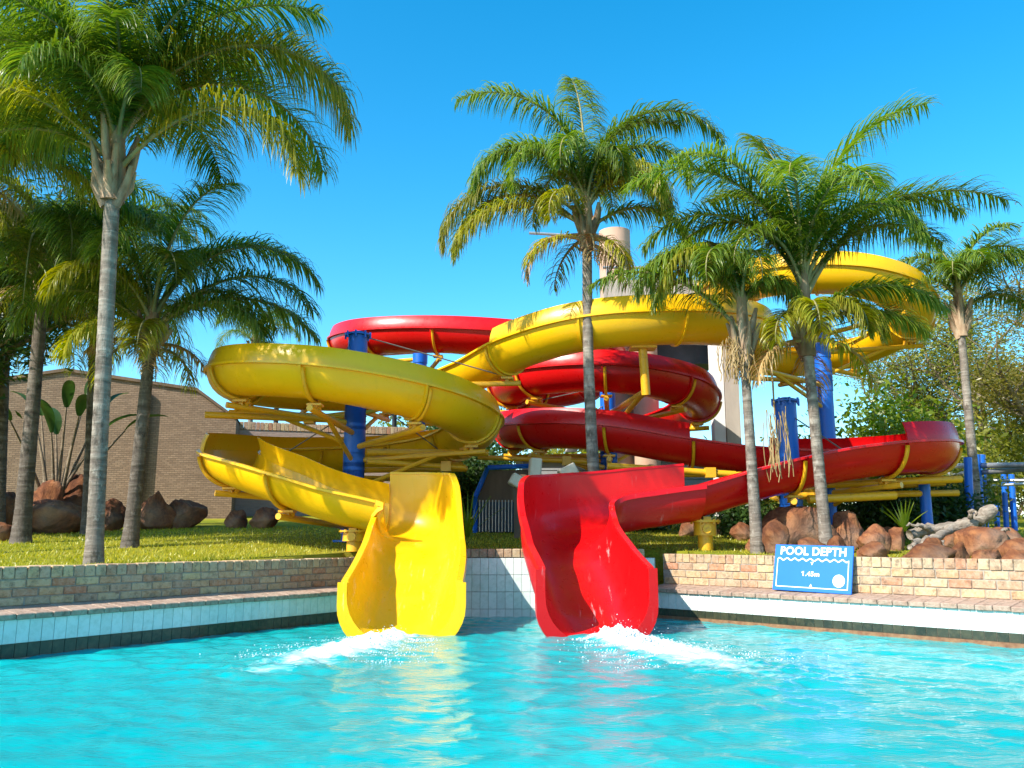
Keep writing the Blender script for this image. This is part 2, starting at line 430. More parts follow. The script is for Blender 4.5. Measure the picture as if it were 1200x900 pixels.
for (sx, sy), (fx, fy), s in (((-1.22, 9.0), (-0.30, -1.0), 1.45), ((1.02, 9.0), (0.34, -1.0), 1.6)):
    dx, dy = X - sx, Y - sy
    r = np.sqrt(dx ** 2 + dy ** 2)
    amp = 0.007 * np.exp(-r / 1.6) * np.clip(r / 0.3, 0, 1)
    H += amp * np.sin(2 * math.pi * r / (0.26 + 0.02 * r))
    n_ = math.hypot(fx, fy); ax, ay = fx / n_, fy / n_
    al = dx * ax + dy * ay; ac = -dx * ay + dy * ax
    wdt = 0.24 + 0.13 * np.clip(al, 0, 3)
    body = np.exp(-(ac / wdt) ** 2) * np.clip((al + 0.30) / 0.25, 0, 1) * np.clip(1 - (al / (2.2 * s)), 0, 1)
    foam = np.maximum(foam, body)
    H += 0.022 * body * (np.sin(19 * wx + 11 * wy) + np.sin(27 * wy - 13 * wx) + .7 * np.sin(41 * wx + 33 * wy)) + 0.05 * body
foam = np.maximum(foam, 0.30 * np.exp(-((X - 1.9) / 0.5) ** 2 - ((Y - 6.6) / 0.5) ** 2))
P_in = np.maximum.reduce([(X - PL0.x) * nL.x + (Y - PL0.y) * nL.y, (X - PR0.x) * nR.x + (Y - PR0.y) * nR.y])
keep = P_in < 0.12
nx = len(WX); ny = len(WY)
idx = np.arange(nx * ny).reshape(ny, nx)
q = np.stack([idx[:-1, :-1], idx[:-1, 1:], idx[1:, 1:], idx[1:, :-1]], -1).reshape(-1, 4)
q = q[keep[:-1, :-1].reshape(-1)]
used = np.unique(q); remap = -np.ones(nx * ny, int); remap[used] = np.arange(len(used))
co = np.stack([X, Y, H], -1).reshape(-1, 3)[used]
me = bpy.data.meshes.new('water'); me.from_pydata(co.tolist(), [], remap[q].tolist()); me.materials.append(WATER)
me.polygons.foreach_set('use_smooth', [True] * len(me.polygons))
a = me.attributes.new('foam', 'FLOAT', 'POINT'); a.data.foreach_set('value', foam.reshape(-1)[used].astype(np.float32))
struct(link('water', me))

# pool walls with tiles and coping -----------------------------------------
def wall_rot(d): return math.atan2(d.y, d.x)
tile_me = bevbox((0.104, 0.014, 0.210), 0.002, 'tile', TIL)
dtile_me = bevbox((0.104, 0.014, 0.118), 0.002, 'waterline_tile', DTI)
cop_me = bevbox((0.152, 0.40, 0.05), 0.006, 'coping_stone', COP)
row_me = bevbox((0.099, 0.225, 0.106), 0.006, 'rowlock_brick', BRK)
ZC = 0.36; ZB = 0.405
def pieces(name, me, n, fn, parent):
    for i in range(n):
        loc, rot = fn(i)
        o = bpy.data.objects.new(name, me); C.objects.link(o); o.parent = parent
        o.location = loc; o.rotation_euler = rot
def pool_side(nm, start, d, nrm, length, ledge):
    """start: waterline point, d: along, nrm: away from the pool"""
    rz = wall_rot(d)
    cen = start + d * (length / 2) + nrm * 0.22
    mb = MB(); mb.box((cen.x, cen.y, -0.62), (length, 0.42, 1.90), Matrix.Rotation(rz, 3, 'Z'))
    root = struct(mb.build(nm, MOR))
    n = int(length / 0.1075)
    def P(s, off, z): return (start.x + d.x * s + nrm.x * off, start.y + d.y * s + nrm.y * off, z)
    j = lambda a_: random.uniform(-a_, a_)
    pieces('tile', tile_me, n, lambda i: (P((i + .5) * 0.1075, 0.006 + j(.0012), 0.226), (j(.004), j(.004), rz + j(.006))), root)
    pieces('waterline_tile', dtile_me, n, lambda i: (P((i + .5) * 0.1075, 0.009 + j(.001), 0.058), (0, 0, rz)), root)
    sgn = 1 if nrm.cross(d) < 0 else -1
    pieces('coping_stone', cop_me, int(length / 0.157), lambda i: (P((i + .5) * 0.157, 0.165 + j(.003), 0.360 + j(.0015)), (R(6.0) + j(.008), j(.006), rz + j(.006))), root)
    if ledge:
        mb = MB(); c2 = start + d * (length / 2) - nrm * 0.012
        mb.box((c2.x, c2.y, 0.012), (length, 0.040, 0.044), Matrix.Rotation(rz, 3, 'Z'))
        mb.build('waterline_ledge', LED, root)
    return root
LLEN = 7.6; RLEN = 7.6
Lst = PL1 - dL * LLEN
pool_side('pool_wall_left', Lst, dL, nL, LLEN, False)
pool_side('pool_wall_right', PR0, dR, nR, RLEN, True)
# middle wall without coping
mb = MB(); mb.box((0.05, 11.3 + 0.17, -0.43), (3.62, 0.32, 2.34)); root = struct(mb.build('pool_wall_middle', MOR))
for k in range(4):
    for i in range(33):
        o = link('tile', tile_me, root, (-1.70 + (i + .5) * 0.1075, 11.3 + random.uniform(-.001, .001), 0.634 - k * 0.2145)); o.rotation_euler = (random.uniform(-.004, .004), 0, random.uniform(-.005, .005))
# a low brick wall: rowlock cap and stretcher courses
def brick_wall(label, start, d, nrm, length, z0, courses, ch):
    rz = wall_rot(d)
    bm_ = bevbox((0.218, 0.10, ch - 0.011), 0.006, 'brick', BRK)
    c0 = start + d * (length / 2)
    root = thing('garden_wall', label, 'brick wall', (c0.x, c0.y, z0), None, rz)
    h = courses * ch
    mb = MB(); mb.box((0, 0.115, h / 2 + 0.02), (length - .01, 0.206, h + 0.10)); mb.build('mortar_core', MOR, root)
    j = lambda a_: random.uniform(-a_, a_)
    n = int(length / 0.229)
    for r_ in range(courses):
        off = (0.1145 if r_ % 2 else 0.0) + 0.02
        for i in range(n):
            o = link('brick', bm_, root, (-length / 2 + off + (i + .5) * 0.229 + j(.003), 0.05 + j(.004), (r_ + .5) * ch + j(.0015))); o.rotation_euler = (j(.012), j(.008), j(.012))
    for i in range(int(length / 0.1075)):
        o = link('rowlock_brick', row_me, root, (-length / 2 + (i + .5) * 0.1075, 0.112 + j(.006), h + 0.055 + j(.003))); o.rotation_euler = (j(.02), j(.01), j(.012))
    return root
brick_wall('low mottled brick retaining wall along the left pool edge, in shade', Lst + nL * 0.33, dL, nL, LLEN, ZB - 0.005, 3, 0.079)
# the helper lays its wall along +x with depth to +y, so the right wall starts at its camera-left end too
brick_wall('low sunlit tan brick retaining wall behind the blue depth sign', PR0 + nR * 0.33, dR, nR, RLEN, ZB - 0.005, 3, 0.093)
root = thing('brick_cap_row', 'single row of upright bricks capping the tall tiled wall between the slides', 'brick wall', (0.05, 11.29, 0.745))
for i in range(31):
    o = link('rowlock_brick', row_me, root, (-1.66 + (i + .5) * 0.1075, 0.112 + random.uniform(-.005, .005), 0.056)); o.rotation_euler = (random.uniform(-.015, .015), 0, random.uniform(-.01, .01))
mb = MB(); mb.box((0, 0.14, 0.045), (3.34, 0.20, 0.085)); mb.build('mortar_core', MOR, root)

# ------------------------------------------------------------------ brick building, boundary wall
def wall_slab(name, pts, thick, mat, parent):
    """vertical slab: pts = list of (x, y, z0, z1) along its face; back face pushed away; UV in metres"""
    me = bpy.data.meshes.new(name); bm = bmesh.new(); uvl = bm.loops.layers.uv.new('UVMap')
    s = 0; fr = []
    d = Vector((pts[-1][0] - pts[0][0], pts[-1][1] - pts[0][1])).normalized(); n = Vector((-d.y, d.x)) * thick
    prev = None
    cols = []
    for (x, y, z0, z1) in pts:
        if prev: s += math.hypot(x - prev[0], y - prev[1])
        prev = (x, y)
        cols.append((s, bm.verts.new((x, y, z0)), bm.verts.new((x, y, z1)), bm.verts.new((x + n.x, y + n.y, z0)), bm.verts.new((x + n.x, y + n.y, z1))))
    def face(vs, uvs):
        f_ = bm.faces.new(vs)
        for l, u in zip(f_.loops, uvs): l[uvl].uv = u
    for a_, b2 in zip(cols, cols[1:]):
        face((a_[1], b2[1], b2[2], a_[2]), [(a_[0], a_[1].co.z), (b2[0], b2[1].co.z), (b2[0], b2[2].co.z), (a_[0], a_[2].co.z)])
        face((b2[3], a_[3], a_[4], b2[4]), [(b2[0], b2[3].co.z), (a_[0], a_[3].co.z), (a_[0], a_[4].co.z), (b2[0], b2[4].co.z)])
        face((a_[2], b2[2], b2[4], a_[4]), [(a_[0], 0), (b2[0], 0), (b2[0], thick), (a_[0], thick)])
    for a_ in (cols[0], cols[-1]):
        face((a_[1], a_[2], a_[4], a_[3]), [(0, a_[1].co.z), (0, a_[2].co.z), (thick, a_[4].co.z), (thick, a_[3].co.z)])
    bmesh.ops.recalc_face_normals(bm, faces=bm.faces)
    bm.to_mesh(me); bm.free(); me.materials.append(mat)
    return link(name, me, parent)
bA = at(78, 434, 21.4); bB = at(231, 457, 22.1); bC = at(277, 491, 22.35); b0 = at(-90, 458, 20.6)
bdir = (bB - bA); bdir.z = 0
bld = thing('brick_building', 'tall tan brick building with dark roof edge behind the left palms', 'building', (0, 0, 0))
zb = 1.0
wall_slab('wall', [(b0.x, b0.y, zb, b0.z), (bA.x, bA.y, zb, bA.z), (bB.x, bB.y, zb, bB.z), (bC.x, bC.y, zb, bC.z)], 7.0, WBR, bld)
mb = MB()
off = Vector((bdir.y, -bdir.x, 0)).normalized() * 0.06
top = [b0, bA, bB, bC]
mb.quadgrid([[p + off + Vector((0, 0, dz)) for p in top] for dz in (-0.03, 0.05)])
mb.quadgrid([[p + off + Vector((0, 0, 0.05)) for p in top], [p - off * 116 + Vector((0, 0, 0.06)) for p in top]])
mb.quadgrid([[p + off + Vector((0, 0, -0.03)) for p in top], [p - off + Vector((0, 0, -0.03)) for p in top]])
mb.build('roof_edge', MATS['timber_brown'], bld)
dp = at(168, 500, 21.7); nface = Vector((bdir.y, -bdir.x, 0)).normalized()
tt = (dp.x - bA.x) / bdir.x
dpp = bA + bdir * tt + nface * 0.08
mb = MB(); mb.tube([(dpp.x, dpp.y, 1.2), (dpp.x, dpp.y, 4.7)], 0.07, 10); mb.build('brown_tube', MATS['timber_brown'], bld, True)  # brown upright tube against the wall face

wl = thing('boundary_wall', 'long pinkish brick boundary wall behind the yellow slide loops', 'brick wall', (0, 0, 0))
w0 = at(268, 503, 23.6); w1 = at(400, 508, 24.6); w2 = at(545, 512, 25.8)
wall_slab('wall', [(w0.x, w0.y, 1.2, w0.z), (w1.x, w1.y, 1.2, w1.z), (w2.x, w2.y, 1.2, w2.z)], 0.23, WBR2, wl)
so_me = bevbox((0.10, 0.27, 0.22), 0.006, 'soldier_brick', BRK)
dw = (w2 - w0); Lw = dw.length; dw.normalize()
n = min(int(Lw / 0.112), 280)
nw = Vector((-dw.y, dw.x, 0)).normalized()
for i in range(n):
    p = w0 + dw * (i * 0.112) + nw * 0.115 + Vector((0, 0, 0.115))
    o = link('soldier_brick', so_me, wl, p); o.rotation_euler = (0, 0, math.atan2(dw.y, dw.x))
for px, lab in ((323, 'thin dark pole above the boundary wall, under the upper yellow loop'), (462, 'thin dark pole above the boundary wall, between the two blue posts')):
    p = at(px, 500, 26.5); q2 = at(px, 466 if px == 323 else 470, 26.5)
    po = thing('pole', lab, 'pole', (p.x, p.y, gz(p.x, p.y)))
    mb = MB(); mb.tube([(0, 0, 0), (0, 0, q2.z + 0.9 - po.location.z)], 0.075, 10); mb.build('shaft', MATS['dark_metal'], po, True)
    mb = MB(); mb.box((0, 0, 0.03), (0.3, 0.3, 0.06)); mb.build('base_plate', MATS['dark_metal'], po)

# ------------------------------------------------------------------ flumes
def catmull(ctrl, ds=0.07):
    P = [Vector(c[:3]) for c in ctrl]
    P = [P[0] * 2 - P[1]] + P + [P[-1] * 2 - P[-2]]
    out = []; seg = []
    for i in range(1, len(P) - 2):
        p0, p1, p2, p3 = P[i - 1:i + 3]
        n = max(2, int((p2 - p1).length / ds))
        t0 = 0; t1 = (p1 - p0).length ** .5; t2 = t1 + (p2 - p1).length ** .5; t3 = t2 + (p3 - p2).length ** .5
        for k in range(n):
            t_ = t1 + (t2 - t1) * k / n
            A1 = p0 * ((t1 - t_) / (t1 - t0)) + p1 * ((t_ - t0) / (t1 - t0))
            A2 = p1 * ((t2 - t_) / (t2 - t1)) + p2 * ((t_ - t1) / (t2 - t1))
            A3 = p2 * ((t3 - t_) / (t3 - t2)) + p3 * ((t_ - t2) / (t3 - t2))
            B1 = A1 * ((t2 - t_) / (t2 - t0)) + A2 * ((t_ - t0) / (t2 - t0))
            B2 = A2 * ((t3 - t_) / (t3 - t1)) + A3 * ((t_ - t1) / (t3 - t1))
            out.append(B1 * ((t2 - t_) / (t2 - t1)) + B2 * ((t_ - t1) / (t2 - t1))); seg.append(i - 1)
    out.append(P[-2]); seg.append(len(P) - 4)
    return out, seg
def frames(pts):
    fr = []
    for i, p in enumerate(pts):
        T = pts[min(i + 1, len(pts) - 1)] - pts[max(i - 1, 0)]; T.z = 0; T.normalize()
        fr.append((p, Vector((-T.y, T.x, 0)), T))
    return fr
def sweep(fr, prof, mb, close=True, cap=True):
    """prof: list of (a, b) or function(k in 0..1) giving it; a = to the left, b = up"""
    rows = []; n = len(fr)
    for i, (p, N, T) in enumerate(fr):
        pr = prof(i / (n - 1)) if callable(prof) else prof
        rows.append([p + N * a_ + Vector((0, 0, b2)) for a_, b2 in pr])
    o = len(mb.v); mb.quadgrid(rows, close)
    if cap and close:
        k = len(rows[0])
        if k <= 6:
            mb.f.append(tuple(o + i for i in range(k))); mb.mi.append(0)
            e = o + (len(rows) - 1) * k
            mb.f.append(tuple(e + i for i in range(k))); mb.mi.append(0)
        else:
            h = k // 2
            for base in (o, o + (len(rows) - 1) * k):
                for i in range(h - 1):
                    mb.f.append((base + i, base + i + 1, base + k - 2 - i, base + k - 1 - i)); mb.mi.append(0)
RF = 0.43; TH = 0.022
def half_pipe(r=RF, th=TH, n=14):
    o_ = [((r) * math.cos(-math.pi * i / n), (r) * math.sin(-math.pi * i / n)) for i in range(n + 1)]
    i_ = [((r - th) * math.cos(-math.pi * i / n), (r - th) * math.sin(-math.pi * i / n)) for i in range(n + 1)]
    return o_ + i_[::-1]
def ext_panel(side, h=0.27, th=TH, r=RF):
    o_ = []; i_ = []
    for k in range(6):
        t_ = k / 5; ang = t_ * 0.62
        a_ = r * math.cos(ang * 0.9); b2 = h * t_
        o_.append((side * a_, b2 + 0.002)); i_.append((side * (a_ - th), b2 + 0.002))
    return o_ + i_[::-1]
def lip(side, r=RF):
    return [(side * (r - 0.004), 0.016), (side * (r + 0.055), 0.010), (side * (r + 0.055), -0.022), (side * (r - 0.004), -0.026)]

class Slide:
    def __init__(s, name, label, ctrl, mat, step):
        s.root = thing(name, label, 'water slide', (ctrl[-1][0], ctrl[-1][1], 0))
        s.off = -Vector(s.root.location)
        s.mat = mat
        pts, seg = catmull(ctrl); s.fr = frames(pts)
        L = [0]
        for a_, b2 in zip(pts, pts[1:]): L.append(L[-1] + (b2 - a_).length)
        s.L = L
        n = max(1, round(L[-1] / step)); s.joints = []
        ji = [min(range(len(L)), key=lambda i, k=k: abs(L[i] - L[-1] * k / n)) for k in range(n + 1)]
        s.ji = ji
        for a_, b2 in zip(ji, ji[1:]):
            f_ = [(p + s.off, N, T) for p, N, T in s.fr[a_:b2 + 1]]
            e = ctrl[seg[(a_ + b2) // 2]][3]
            mb = MB(); sweep(f_, half_pipe(), mb); o = mb.build('flume_section', mat, s.root); autosmooth(o)
            for sd in (1, -1):
                mb = MB(); sweep(f_, lip(sd), mb); q_ = mb.build('rim_lip', mat, o); autosmooth(q_)
            for sd, ch in ((1, 'L'), (-1, 'R')):
                if e in (ch, 'B'):
                    mb = MB(); sweep(f_, ext_panel(sd), mb); q_ = mb.build('wall_panel', mat, o); autosmooth(q_)
        for i in ji:
            p, N, T = s.fr[i]; p = p + s.off
            mb = MB()
            f_ = [(p + T * t_, N, T) for t_ in (-0.016, 0.016)]
            n_ = 14
            pr = [((RF + .035) * math.cos(-math.pi * k / n_), (RF + .035) * math.sin(-math.pi * k / n_)) for k in range(n_ + 1)] + \
                 [((RF - .001) * math.cos(-math.pi * k / n_), (RF - .001) * math.sin(-math.pi * k / n_)) for k in range(n_, -1, -1)]
            sweep(f_, pr, mb); o = mb.build('joint_flange', mat, s.root); autosmooth(o)
    def strap(s, k, side=-1):
        """painted saddle bar from one rim down under the flume; returns world point under it"""
        i = s.ji[k]; p, N, T = s.fr[i]
        p2 = p + T * 0.05
        pts = []
        for j in range(11):
            a_ = -math.pi * 0.04 - (math.pi * 0.52) * j / 10
            pts.append(p2 + s.off + N * (-side * -1) * 0 + N * (side * (RF + .05) * math.cos(a_)) + Vector((0, 0, (RF + .05) * math.sin(a_))))
        mb = MB(); mb.tube(pts, 0.028, 7); mb.tube([pts[-1], pts[-1] + Vector((0, 0, -0.12))], 0.05, 8)
        mb.build('saddle_bar', PIPE, s.root, True)
        return p2 + Vector((0, 0, -RF - 0.15))

yc = [
    (4.35, 17.6, 6.15, 'R'), (4.55, 16.5, 6.05, 'R'), (5.2, 15.3, 5.88, 'R'), (6.25, 14.85, 5.70, 'R'), (7.25, 15.2, 5.46, 'R'), (7.72, 16.2, 5.20, 'R'),
    (7.25, 17.25, 4.95, 'R'), (6.2, 17.6, 4.78, 'R'), (5.35, 17.2, 4.70, 'N'), (4.75, 16.4, 4.65, 'N'), (4.4, 15.3, 4.60, 'L'), (4.05, 14.2, 4.55, 'L'),
    (3.3, 13.2, 4.43, 'L'), (2.2, 12.85, 4.36, 'L'), (1.15, 13.0, 4.30, 'L'), (0.2, 13.55, 4.15, 'N'), (-0.65, 14.5, 3.92, 'N'), (-1.5, 15.25, 3.78, 'R'),
    (-2.5, 15.5, 3.72, 'R'), (-3.84, 14.94, 3.66, 'R'), (-4.4, 13.6, 3.58, 'R'), (-3.84, 12.26, 3.46, 'R'), (-2.5, 11.7, 3.28, 'R'), (-1.16, 12.26, 3.05, 'R'),
    (-0.6, 13.6, 2.86, 'R'), (-1.16, 14.94, 2.72, 'R'), (-2.5, 15.5, 2.60, 'R'), (-3.84, 14.94, 2.50, 'R'), (-4.4, 13.6, 2.38, 'R'), (-4.0, 12.4, 2.16, 'L'), (-3.1, 11.75, 1.86, 'L'),
    (-2.4, 11.55, 1.62, 'L'), (-1.72, 11.5, 1.46, 'N')]
rc = [
    (2.9, 20.0, 6.28, 'R'), (1.2, 21.3, 6.22, 'R'), (-1.4, 21.3, 6.12, 'R'), (-3.1, 20.6, 5.85, 'R'), (-3.75, 19.2, 5.48, 'R'), (-3.1, 17.8, 5.28, 'R'), (-1.5, 17.2, 5.18, 'R'),
    (0.3, 17.2, 5.06, 'R'), (1.6, 17.6, 4.94, 'R'), (2.2, 18.9, 4.78, 'R'), (1.6, 20.1, 4.58, 'R'), (0.6, 20.0, 4.40, 'R'), (0.1, 18.7, 4.22, 'R'),
    (0.0, 17.0, 4.08, 'R'), (0.55, 15.7, 4.06, 'R'), (1.85, 15.15, 4.0, 'R'), (3.15, 15.7, 3.86, 'R'), (3.7, 17.0, 3.70, 'R'), (3.15, 18.3, 3.56, 'R'),
    (1.85, 18.85, 3.42, 'R'), (0.55, 18.3, 3.30, 'R'), (0.05, 17.0, 3.18, 'R'), (0.5, 15.75, 3.06, 'R'), (1.6, 15.1, 2.94, 'R'), (2.8, 14.95, 2.72, 'N'),
    (4.1, 14.8, 2.52, 'N'), (5.2, 14.6, 2.44, 'L'), (6.0, 14.1, 2.42, 'L'), (6.35, 13.2, 2.40, 'L'), (5.95, 12.35, 2.36, 'L'), (5.0, 11.95, 2.26, 'N'),
    (4.0, 11.85, 2.08, 'N'), (3.2, 11.8, 1.88, 'N'), (2.5, 11.75, 1.68, 'N')]
YS = Slide('yellow_water_slide', 'yellow twisting water slide with big loops and a chute ending in the pool', yc, YEL, 1.45)
RS = Slide('red_water_slide', 'red twisting water slide winding right and ending in a chute in the pool', rc, RED, 1.45)

def chute(S, ctrl, spec, mat):
    """spec rows: fraction, halfwidth, floor z, left top z, right top z"""
    pts, seg = catmull([(x, y, 0, '') for x, y in ctrl], 0.05); fr = frames(pts)
    n = len(fr)
    fx = [r_[0] for r_ in spec]
    col = lambda k, c: interp(k, fx, [r_[c] for r_ in spec])
    def prof(k, th=0.0):
        w_ = col(k, 1) + th; z = col(k, 2) - th; hl = col(k, 3) + 0; hr = col(k, 4) + 0
        rcn = min(w_ * 0.9, 0.46, min(hl, hr) - z - .02)
        P = []
        for j in range(6):
            t_ = 1 - j / 5
            P.append((w_ * (1 + 0.06 * t_ * 0), z + rcn + (max(hl - z - rcn, 0.0)) * t_))
        for j in range(1, 9):
            a_ = (math.pi / 2) * j / 8
            P.append((w_ - rcn + rcn * math.cos(a_), z + rcn - rcn * math.sin(a_)))
        for j in range(1, 6):
            t_ = j / 6; P.append(((w_ - rcn) * (1 - 2 * t_), z))
        for j in range(0, 8):
            a_ = (math.pi / 2) * (1 - j / 8)
            P.append((-(w_ - rcn) - rcn * math.cos(a_), z + rcn - rcn * math.sin(a_)))
        for j in range(6):
            t_ = j / 5
            P.append((-w_, z + rcn + (max(hr - z - rcn, 0.0)) * t_))
        return P
    fo = [(p + Vector((S.off.x, S.off.y, 0)), N, T) for p, N, T in fr]
    mb = MB()
    sweep(fo, lambda k: prof(k, 0.03) + prof(k)[::-1], mb)
    o = mb.build('exit_chute', mat, S.root); autosmooth(o, 50)
    # rolled rim along both wall tops
    for sd, c in ((1, 3), (-1, 4)):
        mb = MB()
        def rim(k, sd=sd, c=c):
            w_ = col(k, 1); z = col(k, c)
            return [(sd * (w_ - .012), z - .01), (sd * (w_ - .005), z + .022), (sd * (w_ + .065), z + .016), (sd * (w_ + .075), z - .05), (sd * (w_ + .06), z - .05), (sd * (w_ + .03), z - .02)]
        sweep(fo, rim, mb); q_ = mb.build('rim_lip', mat, o); autosmooth(q_, 50)
    # flanged end lip
    mb = MB(); p, N, T = fo[-1]
    sweep([(p + T * t_, N, T) for t_ in (-0.03, 0.02)], prof(1, 0.10) + prof(1, 0.0)[::-1], mb)
    q_ = mb.build('end_flange', mat, o); autosmooth(q_, 50)
    return o
chute(YS, [(-1.72, 11.5), (-1.52, 11.48), (-1.35, 11.35), (-1.25, 11.07), (-1.19, 10.65), (-1.16, 10.1), (-1.15, 9.15)],
      [(0, .43, 1.03, 1.88, 1.46), (.10, .44, 1.00, 1.87, 1.36), (.22, .48, .92, 1.82, 1.24), (.28, .51, .86, 1.62, 1.18), (.34, .53, .78, 1.20, 1.12), (.42, .54, .66, .98, 1.04), (.55, .555, .46, .86, .90), (.7, .565, .26, .74, .77), (.86, .57, .07, .63, .64), (1, .57, -.06, .54, .54)], YELW)
chute(RS, [(2.5, 11.75), (1.75, 11.66), (1.15, 11.5), (0.78, 11.12), (0.68, 10.55), (0.77, 9.8), (0.89, 9.15)],
      [(0, .43, 1.25, 1.68, 2.02), (.2, .44, 1.14, 1.58, 1.95), (.38, .46, 1.00, 1.48, 1.86), (.52, .52, .84, 1.36, 1.78), (.6, .54, .70, 1.26, 1.66), (.72, .55, .45, 1.08, 1.24), (.86, .56, .15, .86, .90), (1, .56, -.06, .68, .68)], REDW)

# ------------------------------------------------------------------ blue posts with yellow arms
def post(name_label, x, y, ztop, rad, cap=True):
    z0 = gz(x, y)
    o = thing('support_post', name_label, 'post', (x, y, z0), 'blue steel posts carrying the slides')
    mb = MB(); mb.tube([(0, 0, -0.05), (0, 0, ztop - z0)], rad, 20); s_ = mb.build('shaft', BLUE, o); autosmooth(s_)
    mb = MB(); mb.tube([(0, 0, ztop - z0 + .004), (0, 0, ztop - z0 + 0.03)], rad + 0.05, 20); mb.tube([(0, 0, ztop - z0 + .035), (0, 0, ztop - z0 + .08)], [rad + .05, rad * .4], 20)
    c_ = mb.build('cap', BLUE, o); autosmooth(c_)
    mb = MB(); mb.tube([(0, 0, 0), (0, 0, 0.03)], rad + 0.14, 20); b_ = mb.build('base_plate', BLUE, o); autosmooth(b_)
    for k in range(8):
        a_ = k * math.pi / 4
        mb = MB(); mb.tube([((rad + .045) * math.cos(a_), (rad + .045) * math.sin(a_), ztop - z0 - .05), ((rad + .045) * math.cos(a_), (rad + .045) * math.sin(a_), ztop - z0 + .06)], .018, 6)
        mb.build('bolt', BLUE, o)
    o['rad'] = rad
    return o
P1 = post('thick blue post standing inside the left yellow loops', -2.5, 13.5, 4.22, 0.155)
P2 = post('blue post farther back, rising to the upper red arc', -2.1, 19.1, 5.25, 0.155)
P3 = post('blue post behind the middle palm trunk, inside the red loops', 1.93, 17.0, 4.0, 0.155)
P4 = post('short stout blue post between the two right palm trunks, behind the red flume', 4.28, 13.2, 3.08, 0.160)
P5 = post('tall slim blue post holding the upper right yellow loop', 6.02, 16.2, 5.05, 0.150)
def arm(P, q, brace=True, cable=False):
    """pipe from the post to world point q under a flume, with collar, brace and saddle"""
    c = Vector(P.location); rad = P['rad']
    d = Vector((q.x - c.x, q.y - c.y, 0)); L = d.length; d.normalize()
    zq = q.z
    a_ = Vector((c.x, c.y, 0)) + d * (rad - 0.02) + Vector((0, 0, zq - 0.06 - 0.03 * L))
    mb = MB(); mb.tube([a_ - c, q - c + d * 0.22], 0.046, 9); o = mb.build('arm', PIPE, P); autosmooth(o)
    mb = MB(); mb.box(tuple(q - c + Vector((0, 0, 0.07))), (0.20, 0.20, 0.03)); mb.box(tuple(q - c + Vector((0, 0, 0.02))), (0.06, 0.06, 0.1)); mb.build('saddle', PIPE, P)
    mb = MB(); z_ = a_.z - c.z; mb.tube([(0, 0, z_ - .11), (0, 0, z_ + .11)], rad + .014, 18); o = mb.build('collar', BLUE, P); autosmooth(o)
    if brace:
        b2 = a_ + Vector((0, 0, -0.42)); e = a_.lerp(q, 0.72)
        if b2.z > c.z + 0.15:
            mb = MB(); mb.tube([b2 - c, e - c], 0.036, 8); o = mb.build('brace', PIPE, P); autosmooth(o)
    if cable:
        tz = cable
        mb = MB(); mb.tube([d * rad + Vector((0, 0, tz - c.z)), q - c + Vector((0, 0, .1))], 0.011, 5); mb.build('cable', MATS['cable_steel'], P)
posts = [P1, P2, P3, P4, P5]; ptop = {P1.name: 4.2, P2.name: 5.2, P3.name: 4.0, P4.name: 3.0, P5.name: 5.0}
for S in (YS, RS):
    for k in range(1, len(S.ji) - 1):
        p, N, T = S.fr[S.ji[k]]
        best = None
        for P in posts:
            c = Vector(P.location); dd = math.hypot(p.x - c.x, p.y - c.y)
            if 0.8 < dd < 2.9 and p.z - RF - .2 < ptop[P.name] and (best is None or dd < best[0]): best = (dd, P)
        if best is None: continue
        sd = -1
        c = Vector(best[1].location)
        # bar on the side away from the camera-hidden side: pick the side facing the camera
        if N.y < 0: sd = 1
        q_ = S.strap(k, sd)
        arm(best[1], q_, k % 2 == 0, min(ptop[best[1].name], q_.z + 1.1) if k % 3 == 0 else False)
# strut from the third post up to the yellow run above the red loop
c = Vector(P3.location)
s0 = Vector((1.93, 16.9, 3.42)); s1 = at(757, 459, 13.1); s2 = at(753, 408, 13.0); s0b = Vector((1.9, 16.9, 3.0))
mb = MB(); mb.tube([s0 - c, s1 - c], 0.06, 10); o = mb.build('arm', PIPE, P3); autosmooth(o)
mb = MB(); mb.tube([s0b - c, s0.lerp(s1, .93) - c], 0.045, 10); o = mb.build('brace', PIPE, P3); autosmooth(o)
mb = MB(); mb.tube([s1 - c + Vector((0, 0, -.05)), s2 - c], 0.07, 10); mb.box(tuple(s2 - c), (0.4, 0.3, 0.04)); o = mb.build('strut', PIPE, P3); autosmooth(o)
# frame of horizontal yellow pipes under the right red bend
fr_ = thing('pipe_trestle', 'yellow pipe frame under the right bend of the red slide', 'trestle', (5.2, 13.0, gz(5.2, 13)))
c = Vector(fr_.location)
for (x0, y0, z0, x1, y1, z1, r_) in ((4.4, 12.4, 1.75, 6.55, 12.5, 1.84, .055), (4.4, 13.6, 1.80, 6.5, 13.7, 1.86, .05), (4.1, 11.9, 1.52, 5.35, 12.0, 1.58, .06), (4.3, 12.9, 1.62, 6.7, 12.9, 1.66, .05)):
    mb = MB(); mb.tube([Vector((x0, y0, z0)) - c, Vector((x1, y1, z1)) - c], r_, 10); o = mb.build('pipe', PIPE, fr_); autosmooth(o)
for (x, y) in ((4.7, 12.7), (6.2, 12.9)):
    mb = MB(); mb.tube([Vector((x, y, gz(x, y))) - c, Vector((x, y, 1.85)) - c], .08, 10); o = mb.build('leg', BLUE, fr_); autosmooth(o)
